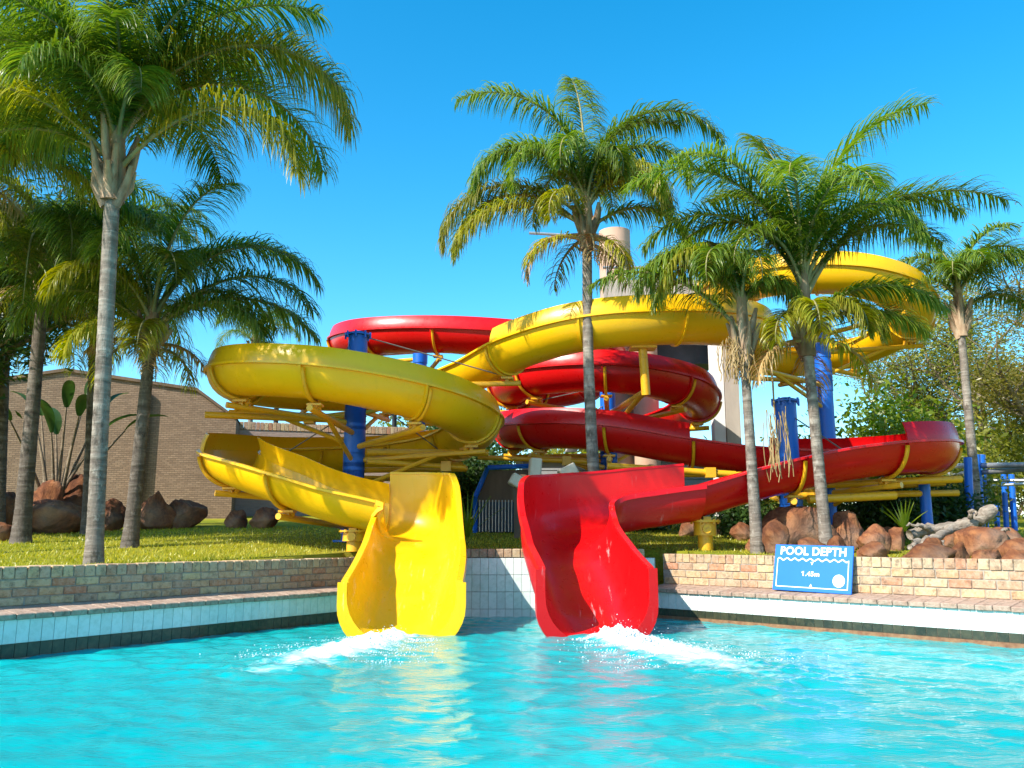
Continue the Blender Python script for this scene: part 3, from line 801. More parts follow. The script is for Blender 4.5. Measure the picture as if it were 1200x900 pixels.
# long thin yellow pipes behind the exit chutes
fr2 = thing('pipe_run', 'long yellow pipes running behind the slide exits', 'pipes', (0.5, 14.2, gz(.5, 14.2)))
c = Vector(fr2.location)
for a_, b2, r_ in ((at(430, 530, 13.3), at(572, 531, 13.8), .055), (at(430, 541, 13.2), at(545, 548, 13.8), .045), (at(560, 536, 15.5), at(690, 541, 15.5), .045), (at(712, 546, 13.8), at(862, 556, 13.8), .055), (at(240, 486, 12.6), at(392, 492, 13.4), .05), (at(262, 570, 12.9), at(330, 572, 12.9), .06)):
    mb = MB(); mb.tube([a_ - c, b2 - c], r_, 10); o = mb.build('pipe', PIPE, fr2); autosmooth(o)
    mb = MB(); mid = a_.lerp(b2, .8); mb.box(tuple(mid - c), (.16, .16, .16)); mb.build('clamp', PIPE, fr2)
# yellow stub posts
def stub(label, x, y, ztop):
    z0 = gz(x, y)
    o = thing('stub_support', label, 'support', (x, y, z0), 'short yellow supports under the flumes')
    H_ = ztop - z0
    mb = MB(); mb.tube([(0, 0, 0), (0, 0, H_ * .45)], .10, 14); a_ = mb.build('base', PIPE, o); autosmooth(a_)
    mb = MB(); mb.tube([(0, 0, H_ * .45), (0, 0, H_ * .85)], [.155, .15], 14); a_ = mb.build('drum', PIPE, o); autosmooth(a_)
    mb = MB(); mb.tube([(-.01, -.14, H_ * .65), (-.01, -.185, H_ * .65)], .06, 12); a_ = mb.build('boss', PIPE, o); autosmooth(a_)
    mb = MB(); mb.tube([(0, 0, H_ * .85), (0, 0, H_ * .92)], .21, 14); a_ = mb.build('flange', PIPE, o); autosmooth(a_)
    mb = MB(); mb.box((0, 0, H_ * .97), (.10, .3, H_ * .1)); mb.build('saddle', PIPE, o)
    for k in range(6):
        an = k * math.pi / 3
        mb = MB(); mb.tube([(.18 * math.cos(an), .18 * math.sin(an), H_ * .80), (.18 * math.cos(an), .18 * math.sin(an), H_ * .95)], .016, 6); mb.build('bolt', PIPE, o)
stub('yellow stub support under the red flume, behind the brick wall', 2.62, 11.75, 1.27)
stub('yellow stub support under the yellow flume beside its exit chute', -2.1, 11.55, 1.12)

# ------------------------------------------------------------------ start tower
tw = thing('slide_tower', 'tall concrete start tower with pillars behind the slides', 'tower', (3.2, 19.3, gz(3.2, 19.3)))
c = Vector(tw.location)
def tpart(name, mat, fn, smooth=False):
    mb = MB(); fn(mb); o = mb.build(name, mat, tw)
    if smooth: autosmooth(o)
    return o
pk = at(720, 272, 18.9); 
tpart('column', MATS['pink_render'], lambda m_: m_.tube([Vector((pk.x, pk.y, c.z - .1)) - c, Vector((pk.x, pk.y, pk.z)) - c], 0.36, 24), True)
wp = at(834, 318, 18.2)
tpart('pillar', MATS['white_render'], lambda m_: m_.box(((wp.x - c.x), wp.y - c.y, (wp.z - c.z) / 2), (.24, .3, wp.z - c.z)))
gp = at(852, 380, 18.2)
tpart('pillar', MATS['grey_render'], lambda m_: m_.box(((gp.x - c.x), gp.y - c.y, (5.9 - c.z) / 2), (.30, .34, 5.9 - c.z)))
deck0 = at(705, 345, 18.6).x; deck1 = at(880, 345, 18.6).x
tpart('deck', MATS['pink_render'], lambda m_: m_.box(((deck0 + deck1) / 2 - c.x, 0.1, 5.75 - c.z), (deck1 - deck0, 2.6, 0.30)))
tpart('deck_beam', MATS['grey_render'], lambda m_: m_.box(((deck0 + deck1) / 2 - c.x, -1.12, 6.28 - c.z), (deck1 - deck0, 0.16, 0.62)))
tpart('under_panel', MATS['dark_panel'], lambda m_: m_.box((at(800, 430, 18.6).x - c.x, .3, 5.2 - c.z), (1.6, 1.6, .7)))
tpart('under_stair', MATS['pink_render'], lambda m_: m_.box((at(725, 430, 18.6).x - c.x, .3, 5.3 - c.z), (1.2, 1.4, .5), Matrix.Rotation(R(14), 3, 'Y')))
pk2 = at(757, 470, 18.4)
tpart('column', MATS['pink_render'], lambda m_: m_.tube([Vector((pk2.x, pk2.y, c.z - .1)) - c, Vector((pk2.x, pk2.y, 5.4)) - c], 0.28, 20), True)
bb = at(620, 273, 18.9); be = at(706, 278, 18.9)
tpart('bracket_bar', MATS['galvanised'], lambda m_: m_.tube([bb - c, be - c], .035, 8), True)
for k in range(9):
    x = deck0 + .1 + k * (deck1 - deck0 - .2) / 8
    tpart('baluster', MATS['galvanised'], lambda m_: m_.tube([Vector((x, 18.25, 5.9)) - c, Vector((x, 18.25, 6.9)) - c], .025, 8), True)
tpart('handrail', MATS['galvanised'], lambda m_: m_.tube([Vector((deck0, 18.25, 6.92)) - c, Vector((deck1, 18.25, 6.92)) - c], .035, 8), True)
# stairs climbing behind
for k in range(14):
    tpart('stair_tread', CON, lambda m_: m_.box((-3.0 + k * .22, 2.2, .3 + k * .27), (.28, 1.0, .06)))

# grey low pump building behind the red loops
pb = thing('pump_house', 'low grey clad pump house behind the red loops', 'building', (2.2, 21.5, gz(2.2, 21.5)))
x0 = at(612, 560, 21).x; x1 = at(885, 560, 21).x
mb = MB(); mb.box(((x0 + x1) / 2 - 2.2, 0.6, .6), (x1 - x0, 2.4, 1.6)); mb.build('wall', MATS['siding_grey'], pb)
for k in range(7):
    mb = MB(); mb.box(((x0 + x1) / 2 - 2.2, -.62 - .015, .0 + k * .21), (x1 - x0, .03, .19), Matrix.Rotation(R(-4), 3, 'X')); mb.build('cladding_board', MATS['siding_grey'], pb)
mb = MB(); mb.box(((x0 + x1) / 2 - 2.2, .6, 1.46), (x1 - x0 + .3, 2.8, .10)); mb.build('roof', MATS['dark_metal'], pb)

# blue framed dark enclosure between the exits
en = at(580, 600, 15.6); ez = gz(en.x, en.y)
e0 = thing('pump_enclosure', 'dark enclosure with blue pipe frame and barred grille between the exit chutes', 'enclosure', (en.x, en.y, ez))
xl = at(557, 600, 15.6).x - en.x; xr = at(622, 600, 15.6).x - en.x; ztp = at(600, 548, 15.6).z - ez
mb = MB(); pts = [(xl, 0, 0), (xl, 0, ztp * .55), (xl + .22, 0, ztp), (xr, 0, ztp + .03), (xr, 0, 0)]
for a_, b2 in zip(pts, pts[1:]): mb.tube([a_, b2], .045, 10)
mb.build('frame', BLUE, e0, True)
mb = MB(); mb.v = [(xl + .04, .05, 0), (xr, .05, 0), (xr, .05, ztp - .03), (xl + .25, .05, ztp - .05), (xl + .04, .05, ztp * .55), (xl + .04, .9, 0), (xr, .9, 0), (xr, .9, ztp - .03), (xl + .25, .9, ztp - .05), (xl + .04, .9, ztp * .55)]
mb.f = [(0, 1, 2, 3, 4), (9, 8, 7, 6, 5), (0, 5, 6, 1), (1, 6, 7, 2), (2, 7, 8, 3), (3, 8, 9, 4), (4, 9, 5, 0)]; mb.mi = [0] * 7
mb.build('panel', MATS['timber_brown'], e0)
mb = MB(); mb.box(((xl + xr) / 2, .02, ztp * .24), (xr - xl - .1, .05, ztp * .46)); mb.build('lower_panel', MATS['dark_panel'], e0)
for k in range(11):
    mb = MB(); mb.tube([(xl + .08 + k * .058, -.03, .02), (xl + .08 + k * .058, -.03, ztp * .5)], .011, 6); mb.build('bar', MATS['galvanised'], e0)
# pale concrete blocks next to it
for (px, py, sx, sz, tilt, lab) in ((627, 556, .20, .42, 4, 'pale upright concrete block above the red chute corner'), (666, 560, .30, .32, -28, 'pale tilted concrete slab resting behind the red chute'), (606, 569, .26, .26, 30, 'small pale concrete lump beside the dark enclosure')):
    p = at(px, py, 14.3); z0 = gz(p.x, p.y)
    o = thing('concrete_block', lab, 'block', (p.x, p.y, z0))
    hgt = p.z - z0
    mb = MB(); mb.box((0, .05, hgt / 2), (sx * .4, .16, hgt)); b_ = mb.build('plinth', MATS['timber_brown'], o)
    l2 = link('slab', bevbox((sx * .95, .3, sz * .75), .02, 'slab', simple('cream_stone', (0.62, 0.54, 0.40), (0.76, 0.69, 0.54), 5, .9, .5)), o, (0, -.03, hgt + sz * .25)); l2.rotation_euler = (0, R(tilt), .1)

# ------------------------------------------------------------------ palms
def frond_mesh(L, e0, droop, lmax, nl, hang, mats, seed, wid=0.0175, plum=0.6):
    rg = random.Random(seed)
    mb = MB(); tint = []
    N = 22
    pts = [Vector((0, 0, 0))]; dirs = []
    sway = rg.uniform(-.25, .25)
    for i in range(N):
        s = i / N
        el = R(e0 - droop * s ** 1.42); az = sway * s * s
        d = Vector((math.cos(el) * math.cos(az), math.cos(el) * math.sin(az), math.sin(el))); dirs.append(d)
        pts.append(pts[-1] + d * (L / N))
    dirs.append(dirs[-1])
    rad = [0.030 * (1 - i / N) ** 0.8 + 0.004 for i in range(N + 1)]
    rad[0] = 0.055; rad[1] = 0.042
    mb.tube(pts, rad, 5, False, 1)
    tint += [0.5] * len(mb.v)
    for i in range(nl):
        s = 0.14 + 0.86 * (i + rg.random()) / nl
        x = s * N; k = min(int(x), N - 1)
        p = pts[k].lerp(pts[k + 1], x - k); T = dirs[k]
        side = Vector((-T.y, T.x, 0)); side = side.normalized() if side.length > .05 else Vector((0, 1, 0))
        upv = T.cross(side).normalized()
        if upv.z < 0 and abs(T.z) < .98: upv = -upv
        prof = min(1, ((s - .10) / .22)) * (1 - max(0, (s - .5) / .5) ** 2.2 * .62)
        for sd in (1, -1):
            l = lmax * prof * rg.uniform(.8, 1.12)
            d = (side * sd * rg.uniform(.75, 1.0) + T * rg.uniform(.35, .75) + upv * rg.uniform(-.35, .55) * plum * 1.6).normalized()
            tw_ = rg.uniform(-.5, .5)
            q_ = p.copy(); w_ = wid * rg.uniform(.75, 1.2)
            nseg = 5; o = len(mb.v)
            tb = rg.random() * .75
            g_ = hang * rg.uniform(.7, 1.35)
            for j in range(nseg + 1):
                wd = d.cross(Vector((0, 0, 1)) + side * tw_)
                wd = wd.normalized() if wd.length > 1e-3 else side
                ww = w_ * (1.0, 1.15, 1.0, .8, .5, .06)[j] * .5
                mb.v.append(tuple(q_ - wd * ww)); mb.v.append(tuple(q_ + wd * ww))
                tv = min(1, tb + .22 * (j / nseg)); tint += [tv, tv]
                q_ = q_ + d * (l / nseg)
                d = (d + Vector((0, 0, -g_ * (.5 + j * .30)))).normalized()
            for j in range(nseg):
                mb.f.append((o + 2 * j, o + 2 * j + 1, o + 2 * j + 3, o + 2 * j + 2)); mb.mi.append(0)
    mb.tint = tint
    me = mb.mesh('frond', mats, True)
    return me
def palm(label, bx, by, crown, r0, r1, fronds, Lscale=1.0, seed=1, nl=95, lmax=.72, skirt=0, boots=10, hang=.46, bend=0.0, group='queen palms around the slides', dry_strings=None, shaft=0.55, trunkmat=TRK):
    rg = random.Random(seed)
    z0 = gz(bx, by)
    base = Vector((bx, by, z0 - .05))
    root = thing('palm_tree', label, 'palm tree', (bx, by, z0), group)
    c = Vector((bx, by, z0))
    pts = []; rad = []
    n = 120
    Ht = (crown - base).length
    for i in range(n + 1):
        s = i / n
        p = base.lerp(crown, s) + Vector((bend * math.sin(math.pi * s), 0, 0))
        pts.append(p - c)
        r_ = .68 * lerp(r0, r1, s ** .8) * (1 + .35 * math.exp(-s * Ht / .22)) 
        ph = (s * Ht / .085) % 1
        rad.append(r_ * (1 + .05 * (1 - ph) + .02 * noise.noise(Vector((s * 9, seed * 3.1, 0)))))
    mb = MB(); mb.tube(pts, rad, 18); o = mb.build('trunk', trunkmat, root, True)
    top = pts[-1]
    # leaf bases
    for k in range(boots):
        a_ = k * 2.4 + rg.random(); h = rg.uniform(-.10, .30)
        d = Vector((math.cos(a_), math.sin(a_), 0))
        mb = MB(); p0 = top + Vector((0, 0, h - .12)) + d * r1 * .5
        l = rg.uniform(.25, .5) * min(1.25, shaft / .55)
        mb.tube([p0, p0 + d * (r1 * .8 + .03) + Vector((0, 0, l * .5)), p0 + d * (r1 * 1.05 + rg.uniform(.03, .10)) + Vector((0, 0, l))], [.06, .05, rg.uniform(.015, .03)], 7)
        mb.build('leaf_base', BOOT, root, True)
    mb = MB(); mb.tube([top + Vector((0, 0, -.15)), top + Vector((0, 0, .25)), top + Vector((0, 0, shaft + .15))], [r1 * 1.15, r1 * 1.1, .05], 12)
    mb.build('crown_shaft', BOOT, root, True)
    for i, f_ in enumerate(fronds):
        az, e0, L, droop = f_[:4]; kind = f_[4] if len(f_) > 4 else 'g'
        L *= Lscale
        leaf = {'g': FG, 'y': FY, 'd': FD}[kind]
        me = frond_mesh(L, e0, droop, lmax * (L / 2.8) ** .5 * (.8 if kind == 'd' else 1), int(nl * 1.7) if kind != 'd' else nl // 2, hang * (1.3 if kind != 'g' else 1), [leaf, PET if kind != 'd' else FD], seed * 100 + i)
        o = link('frond', me, root, top + Vector((0, 0, rg.uniform(.0, .2) + (shaft * .55 if e0 > 55 else shaft * .18))))
        o.rotation_euler = (0, 0, R(az))
    for k in range(skirt):
        az = k * 360 / max(1, skirt) + rg.uniform(-25, 25)
        me = frond_mesh(rg.uniform(.8, 1.35), rg.uniform(-10, 25), rg.uniform(70, 105), .42, 45, .6, [FD if k % 2 else FY, FD], seed * 100 + 70 + k)
        o = link('dry_frond', me, root, top + Vector((0, 0, rg.uniform(-.05, .1)))); o.rotation_euler = (0, 0, R(az))
    if dry_strings:
        for (dx, dy, dz, l, n_) in dry_strings[1:2]:
            mb = MB(); mb.tube([top, top + Vector((dx * .5, dy * .6, .22)), top + Vector((dx * .9, dy, .05)), top + Vector((dx, dy, dz * .5)), top + Vector((dx, dy, dz))], [.02, .018, .016, .014, .01], 6); mb.build('flower_stalk', FD, root, True)
        mb = MB()
        for (dx, dy, dz, l, n_) in dry_strings:
            for q_ in range(n_):
                p = top + Vector((dx + rg.gauss(0, .07), dy + rg.gauss(0, .07), dz + rg.uniform(-.1, .12)))
                P_ = [p]
                for j in range(5): P_.append(P_[-1] + Vector((rg.gauss(0, .022), rg.gauss(0, .022), -l / 5 * rg.uniform(.7, 1.1))))
                mb.tube(P_, .006, 4, False)
        mb.tint = [random.random() for _ in mb.v]
        tag(mb.build('seed_strand', FD, root), kind='stuff')
    return root
def rand_fronds(rg, n, L=2.6, kinds='gggy'):
    out = []
    for k in range(n):
        e = [80, 64, 46, 24][k % 4] + rg.uniform(-10, 10)
        out.append((k * 137.5 + rg.uniform(-15, 15), e, L * rg.uniform(.85, 1.12), rg.uniform(115, 155) - (30 if e < 30 else 0), rg.choice(kinds)))
    return out
# big left palm
c1 = at(132, 222, 9.35)
palm('tallest palm at the left front with a thick pale trunk by the pool wall', at(110, 660, 9.35).x, 9.35, c1, .125, .12,
     [(3, 70, 3.9, 160, 'y'), (350, 50, 3.0, 140, 'y'), (18, 74, 3.6, 125), (335, 76, 3.2, 110), (60, 80, 3.2, 100), (165, 76, 3.4, 125), (190, 68, 3.4, 150), (150, 58, 3.1, 130), (205, 50, 2.8, 130, 'y'),
      (250, 76, 2.0, 165), (290, 82, 2.1, 140), (110, 72, 3.1, 120), (80, 64, 2.9, 130), (230, 80, 2.6, 120), (305, 70, 1.8, 165), (178, 36, 2.6, 110), (35, 62, 3.5, 145), (5, 80, 3.4, 105), (265, 87, 2.5, 60), (130, 82, 3.0, 80), (180, 84, 3.1, 90), (315, 84, 2.8, 80)],
     seed=11, nl=120, lmax=.78, boots=13, shaft=.8)
c2 = at(176, 405, 12.2)
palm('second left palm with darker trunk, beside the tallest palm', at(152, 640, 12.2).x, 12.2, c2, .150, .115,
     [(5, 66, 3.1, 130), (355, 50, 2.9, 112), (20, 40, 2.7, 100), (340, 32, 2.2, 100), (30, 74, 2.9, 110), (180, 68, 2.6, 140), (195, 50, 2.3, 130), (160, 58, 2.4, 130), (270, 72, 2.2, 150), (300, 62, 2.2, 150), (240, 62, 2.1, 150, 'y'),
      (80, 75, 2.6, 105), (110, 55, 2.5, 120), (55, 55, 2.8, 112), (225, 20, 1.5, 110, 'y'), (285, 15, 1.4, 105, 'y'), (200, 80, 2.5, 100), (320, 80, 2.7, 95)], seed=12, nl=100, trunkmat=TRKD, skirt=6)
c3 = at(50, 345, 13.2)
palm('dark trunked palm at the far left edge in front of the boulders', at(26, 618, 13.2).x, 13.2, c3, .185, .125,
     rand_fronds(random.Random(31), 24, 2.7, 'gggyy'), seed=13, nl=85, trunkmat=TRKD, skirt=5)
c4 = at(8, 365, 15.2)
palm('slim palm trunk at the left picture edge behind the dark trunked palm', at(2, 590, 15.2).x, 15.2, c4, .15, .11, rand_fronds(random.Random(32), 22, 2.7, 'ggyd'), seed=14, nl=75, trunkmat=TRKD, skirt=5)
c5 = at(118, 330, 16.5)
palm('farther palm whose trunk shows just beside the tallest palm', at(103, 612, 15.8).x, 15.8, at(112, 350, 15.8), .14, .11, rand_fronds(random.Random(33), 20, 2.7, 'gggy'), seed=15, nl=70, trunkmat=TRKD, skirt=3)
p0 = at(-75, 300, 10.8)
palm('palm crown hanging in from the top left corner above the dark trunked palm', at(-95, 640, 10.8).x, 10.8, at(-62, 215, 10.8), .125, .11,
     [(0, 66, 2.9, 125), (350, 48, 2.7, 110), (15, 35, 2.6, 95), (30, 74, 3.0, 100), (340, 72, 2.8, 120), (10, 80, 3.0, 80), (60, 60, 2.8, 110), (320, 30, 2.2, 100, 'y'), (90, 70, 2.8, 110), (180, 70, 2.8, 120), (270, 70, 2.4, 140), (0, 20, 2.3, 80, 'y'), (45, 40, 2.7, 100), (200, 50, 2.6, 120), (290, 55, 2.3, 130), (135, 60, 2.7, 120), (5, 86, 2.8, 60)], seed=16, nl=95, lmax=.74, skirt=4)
# centre palm
cc = at(688, 282, 12.6)
palm('middle palm standing between the yellow and red slides', at(701, 600, 12.6).x, 12.6, cc, .135, .105,
     [(175, 87, 3.3, 118), (95, 88, 3.1, 45), (3, 84, 3.35, 152), (352, 74, 2.5, 175), (328, 66, 1.9, 175, 'y'), (345, 58, 1.7, 160, 'y'), (178, 80, 2.9, 190), (184, 72, 2.8, 180), (181, 42, 3.0, 142, 'y'), (190, 30, 2.5, 112, 'y'), (172, 50, 2.9, 150), (358, 40, 2.1, 140), (208, 76, 2.2, 195),
      (250, 80, 2.0, 195), (290, 78, 1.9, 195), (70, 80, 2.5, 160), (120, 72, 2.4, 170), (35, 72, 2.5, 175), (235, 55, 1.6, 170, 'y'), (15, 86, 2.6, 110), (0, 62, 2.0, 170, 'y')],
     seed=21, nl=105, skirt=7, hang=.55, bend=-.05, Lscale=1.0, lmax=.58, shaft=.75)
# right palms
c6 = at(872, 415, 11.3)
palm('shorter right palm with drooping fronds and dry seed stalks in front of the yellow slide', at(888, 648, 11.3).x, 11.3, c6, .115, .085,
     [(182, 84, 2.0, 190), (186, 52, 2.3, 90), (172, 72, 2.0, 165), (195, 76, 1.8, 190, 'y'), (165, 82, 1.9, 150), (270, 80, 1.6, 195), (228, 78, 1.7, 190), (10, 78, 1.25, 190), (350, 66, 1.1, 175), (90, 80, 1.8, 160), (140, 74, 1.9, 165), (110, 86, 1.7, 100)],
     seed=22, nl=95, lmax=.58, skirt=0, hang=.6, shaft=.95, boots=9, Lscale=1.05, dry_strings=[(-.18, -.05, .12, .45, 46), (.33, -.12, -.85, .85, 20), (-.05, -.1, .0, .35, 20)])
c7 = at(946, 405, 11.2)
palm('tall right palm with wide spreading crown behind the blue depth sign', at(969, 640, 11.2).x, 11.2, c7, .115, .095,
     [(2, 86, 3.4, 78), (100, 88, 2.9, 50), (180, 79, 3.15, 128), (172, 70, 2.6, 130), (200, 86, 2.8, 115), (3, 60, 3.25, 88), (14, 56, 2.5, 92), (356, 70, 2.6, 115), (340, 36, 1.75, 92), (350, 24, 1.5, 74), (250, 85, 2.5, 150), (285, 82, 2.4, 160), (150, 78, 2.4, 145), (60, 76, 2.5, 120),
      (215, 76, 1.9, 175), (320, 78, 2.1, 165), (258, 42, 1.2, 145, 'y'), (300, 36, 1.2, 140, 'y'), (228, 32, 1.1, 135, 'y'), (335, 30, 1.15, 130, 'y'), (120, 82, 2.6, 90), (30, 82, 2.6, 95)],
     seed=23, nl=110, lmax=.62, skirt=5, hang=.36, shaft=1.15, boots=10, Lscale=1.10)
c8 = at(1126, 385, 15.0)
palm('small palm at the right edge in front of the acacia trees', at(1143, 575, 15.0).x, 15.0, c8, .13, .09,
     [(178, 76, 1.65, 160), (190, 58, 1.3, 150), (110, 86, 1.9, 80), (5, 72, 2.2, 145), (352, 58, 2.2, 130), (12, 40, 2.0, 105), (270, 80, 1.5, 150), (240, 70, 1.3, 160), (320, 68, 1.8, 150), (40, 64, 2.0, 135), (90, 76, 1.7, 110), (300, 84, 1.8, 110)],
     seed=24, nl=75, shaft=.9, skirt=0)
c9 = at(298, 408, 30)
palm('distant palm crown peeking above the upper yellow loop', c9.x, 30, c9, .15, .12, rand_fronds(random.Random(35), 14, 2.2, 'gggy'), seed=25, nl=60)

# broad-leaved strelitzia clump at the left
def paddle_plant(label, p, leaves, seed):
    rg = random.Random(seed)
    root = thing('banana_plant', label, 'plant', tuple(p))
    for (az, e0, L, bl, bw) in leaves:
        mb = MB(); pts = []; q_ = Vector((rg.gauss(0, .08), rg.gauss(0, .08), 0)); el = e0
        dirs = []
        for i in range(9):
            pts.append(q_.copy()); d = Vector((math.cos(R(el)) * math.cos(R(az)), math.cos(R(el)) * math.sin(R(az)), math.sin(R(el)))); dirs.append(d)
            q_ += d * L / 8; el -= 1.5
        pts.append(q_.copy())
        mb.tube(pts, [.042 * (1 - i / 10) + .010 for i in range(10)], 6, False, 1)
        n0 = len(mb.v)
        rows = []
        for i in range(11):
            s = i / 10; d = Vector((math.cos(R(el)) * math.cos(R(az)), math.cos(R(el)) * math.sin(R(az)), math.sin(R(el))))
            sd = Vector((-math.sin(R(az)), math.cos(R(az)), 0)); up_ = d.cross(sd) * -1
            w_ = bw * math.sin(math.pi * min(1, s * .92 + .06)) ** .7
            rows.append([q_ - sd * w_ + up_ * -w_ * .35, q_ - sd * w_ * .5 + up_ * -w_ * .1, q_, q_ + sd * w_ * .5 + up_ * -w_ * .1, q_ + sd * w_ + up_ * -w_ * .35])
            q_ = q_ + d * bl / 10; el -= rg.uniform(4, 8)
        mb.quadgrid(rows, False, 0)
        mb.tint = [.4] * n0 + [rg.uniform(0.1, .6)] * (len(mb.v) - n0)
        mb.build('leaf', [LD, BARK], root, True)
pp = at(62, 590, 17.5)
prg = random.Random(77)
paddle_plant('broad paddle leaved plant against the brick building at left', gbase(pp.x, pp.y), [(k * 137 + prg.uniform(-20, 20), prg.uniform(62, 86), prg.uniform(1.7, 2.6), prg.uniform(.7, 1.0), prg.uniform(.10, .14)) for k in range(11)], 5)

# ------------------------------------------------------------------ broadleaf trees, shrubs
def tree(label, x, y, height, spread, leaf, nleaf, seed, lean=(0, 0), trunk_r=.16, lsize=.10, first=.35, cat='tree', group=None, name='broadleaf_tree', flat=.7, levels=3):
    rg = random.Random(seed)
    z0 = gz(x, y); root = thing(name, label, cat, (x, y, z0), group)
    tb = MB(); tips = []
    def grow(p, d, l, r_, lev):
        n = 5; pts = [p.copy()]; rad = [r_]
        for i in range(n):
            d = (d + Vector((rg.gauss(0, .16), rg.gauss(0, .16), rg.gauss(0, .10) + (.05 if lev else .02)))).normalized()
            p = p + d * l / n; pts.append(p.copy()); rad.append(r_ * (1 - .5 * (i + 1) / n))
            if lev >= levels - 1: tips.append((p.copy(), l))
        tb.tube(pts, rad, 8 if lev < 2 else 5, False)
        if lev < levels:
            m_ = rg.randint(3, 5) if lev else 5
            for k in range(m_):
                s = rg.uniform(.35, 1) if lev else rg.uniform(first, 1)
                q_ = pts[min(n, int(s * n))]
                a_ = rg.uniform(0, 6.28)
                side = Vector((math.cos(a_), math.sin(a_), rg.uniform(-.1, .5))).normalized()
                grow(q_.copy(), (d * .45 + side).normalized(), l * rg.uniform(.5, .8) * (1 if lev else spread / height * .9), r_ * .5, lev + 1)
            grow(p.copy(), d, l * .55, r_ * .5, lev + 1)
    grow(Vector((0, 0, -.1)), Vector((lean[0], lean[1], 1)).normalized(), height * .62, trunk_r, 0)
    tb.build('trunk', BARK, root, True)
    cb = MB(); tint = []
    sizes = [rg.uniform(.6, 1.35) for _ in tips]; shade = [rg.random() for _ in tips]
    for k in range(nleaf):
        i = rg.randrange(len(tips)); p, l = tips[i]
        s_ = .055 * spread * sizes[i] + .06
        tg = lambda: max(-1.5, min(1.5, rg.gauss(0, .8)))
        q_ = p + Vector((tg() * s_, tg() * s_, tg() * s_ * flat))
        a_ = Vector((rg.gauss(0, 1), rg.gauss(0, 1), rg.gauss(0, .6))).normalized(); b_ = a_.cross(Vector((rg.gauss(0, 1), rg.gauss(0, 1), rg.gauss(0, 1)))).normalized()
        sz = lsize * rg.uniform(.6, 1.3)
        o = len(cb.v)
        cb.v += [tuple(q_ - a_ * sz), tuple(q_ + b_ * sz * .26), tuple(q_ + a_ * sz), tuple(q_ - b_ * sz * .26)]
        cb.f.append((o, o + 1, o + 2, o + 3)); cb.mi.append(0)
        tv = min(1, max(0, .65 * shade[i] + .35 * rg.random())); tint += [tv] * 4
    cb.tint = tint
    cb.build('crown', leaf, root)
    return root
def shrub(label, p, h, rad, leaf, n, seed, lsize=.07, name='shrub', group=None):
    rg = random.Random(seed); root = thing(name, label, 'shrub', tuple(p), group)
    tb = MB(); tips = []
    for k in range(9):
        a_ = rg.uniform(0, 6.28); q_ = Vector((0, 0, -.03)); d = Vector((math.cos(a_) * .5 * rad / h * 1.6, math.sin(a_) * .5 * rad / h * 1.6, 1)).normalized(); pts = [q_.copy()]
        for j in range(5):
            d = (d + Vector((rg.gauss(0, .2), rg.gauss(0, .2), 0))).normalized(); q_ = q_ + d * h * rg.uniform(.13, .21); pts.append(q_.copy())
            if j > 0: tips.append(q_.copy())
        tb.tube(pts, [.022 - .003 * j for j in range(6)], 5, False)
    tb.build('stem', BARK, root)
    cb = MB(); tint = []
    sh = [rg.random() for _ in tips]
    for k in range(n):
        i = rg.randrange(len(tips)); q_ = tips[i] + Vector((rg.gauss(0, rad * .28), rg.gauss(0, rad * .28), rg.gauss(0, h * .13)))
        if q_.z < 0.02: q_.z = abs(q_.z) + .02
        a_ = Vector((rg.gauss(0, 1), rg.gauss(0, 1), rg.gauss(0, .8))).normalized(); b_ = a_.cross(Vector((rg.gauss(0, 1), rg.gauss(0, 1), rg.gauss(0, 1)))).normalized(); sz = lsize * rg.uniform(.6, 1.3); o = len(cb.v)
        cb.v += [tuple(q_ - a_ * sz), tuple(q_ + b_ * sz * .42), tuple(q_ + a_ * sz), tuple(q_ - b_ * sz * .42)]; cb.f.append((o, o + 1, o + 2, o + 3)); cb.mi.append(0)
        tint += [min(1, .6 * sh[i] + .4 * rg.random())] * 4
    cb.tint = tint; cb.build('foliage', leaf, root)
    return root
T = [(1178, 24.0, 6.3, 6.2, LT, 24000, 41, (-.32, .0), 'feathery olive green tree with a leaning pale trunk behind the small right palm', .17, .062),
     (1245, 20.0, 8.6, 6.0, LO, 24000, 42, (-.05, .1), 'taller olive brown tree reaching in from the right picture edge', .18, .062),
     (1075, 27.0, 5.6, 6.0, LT, 14000, 43, (-.25, .0), 'loose spreading tree with bare dark twigs behind the red bend', .13, .062),
     (1110, 34.0, 5.0, 5.5, LD, 18000, 44, (.1, 0), 'dark rounded tree deep behind the right palms', .16, .10)]
T.append((-120, 14.3, 6.6, 5.6, LD, 20000, 45, (.03, 0), 'dark leafy tree reaching in at the left picture edge', .17, .09))
for (px, y, hh, sp, lf, nlf, sd, lean, lab, tr, ls) in T:
    p = at(px, 600, y); tree(lab, p.x, y, hh, sp, lf, nlf, sd, lean, tr, ls, group='trees behind the slides')
def at_ground(px, y): p = at(px, 600, y); return gbase(p.x, p.y)
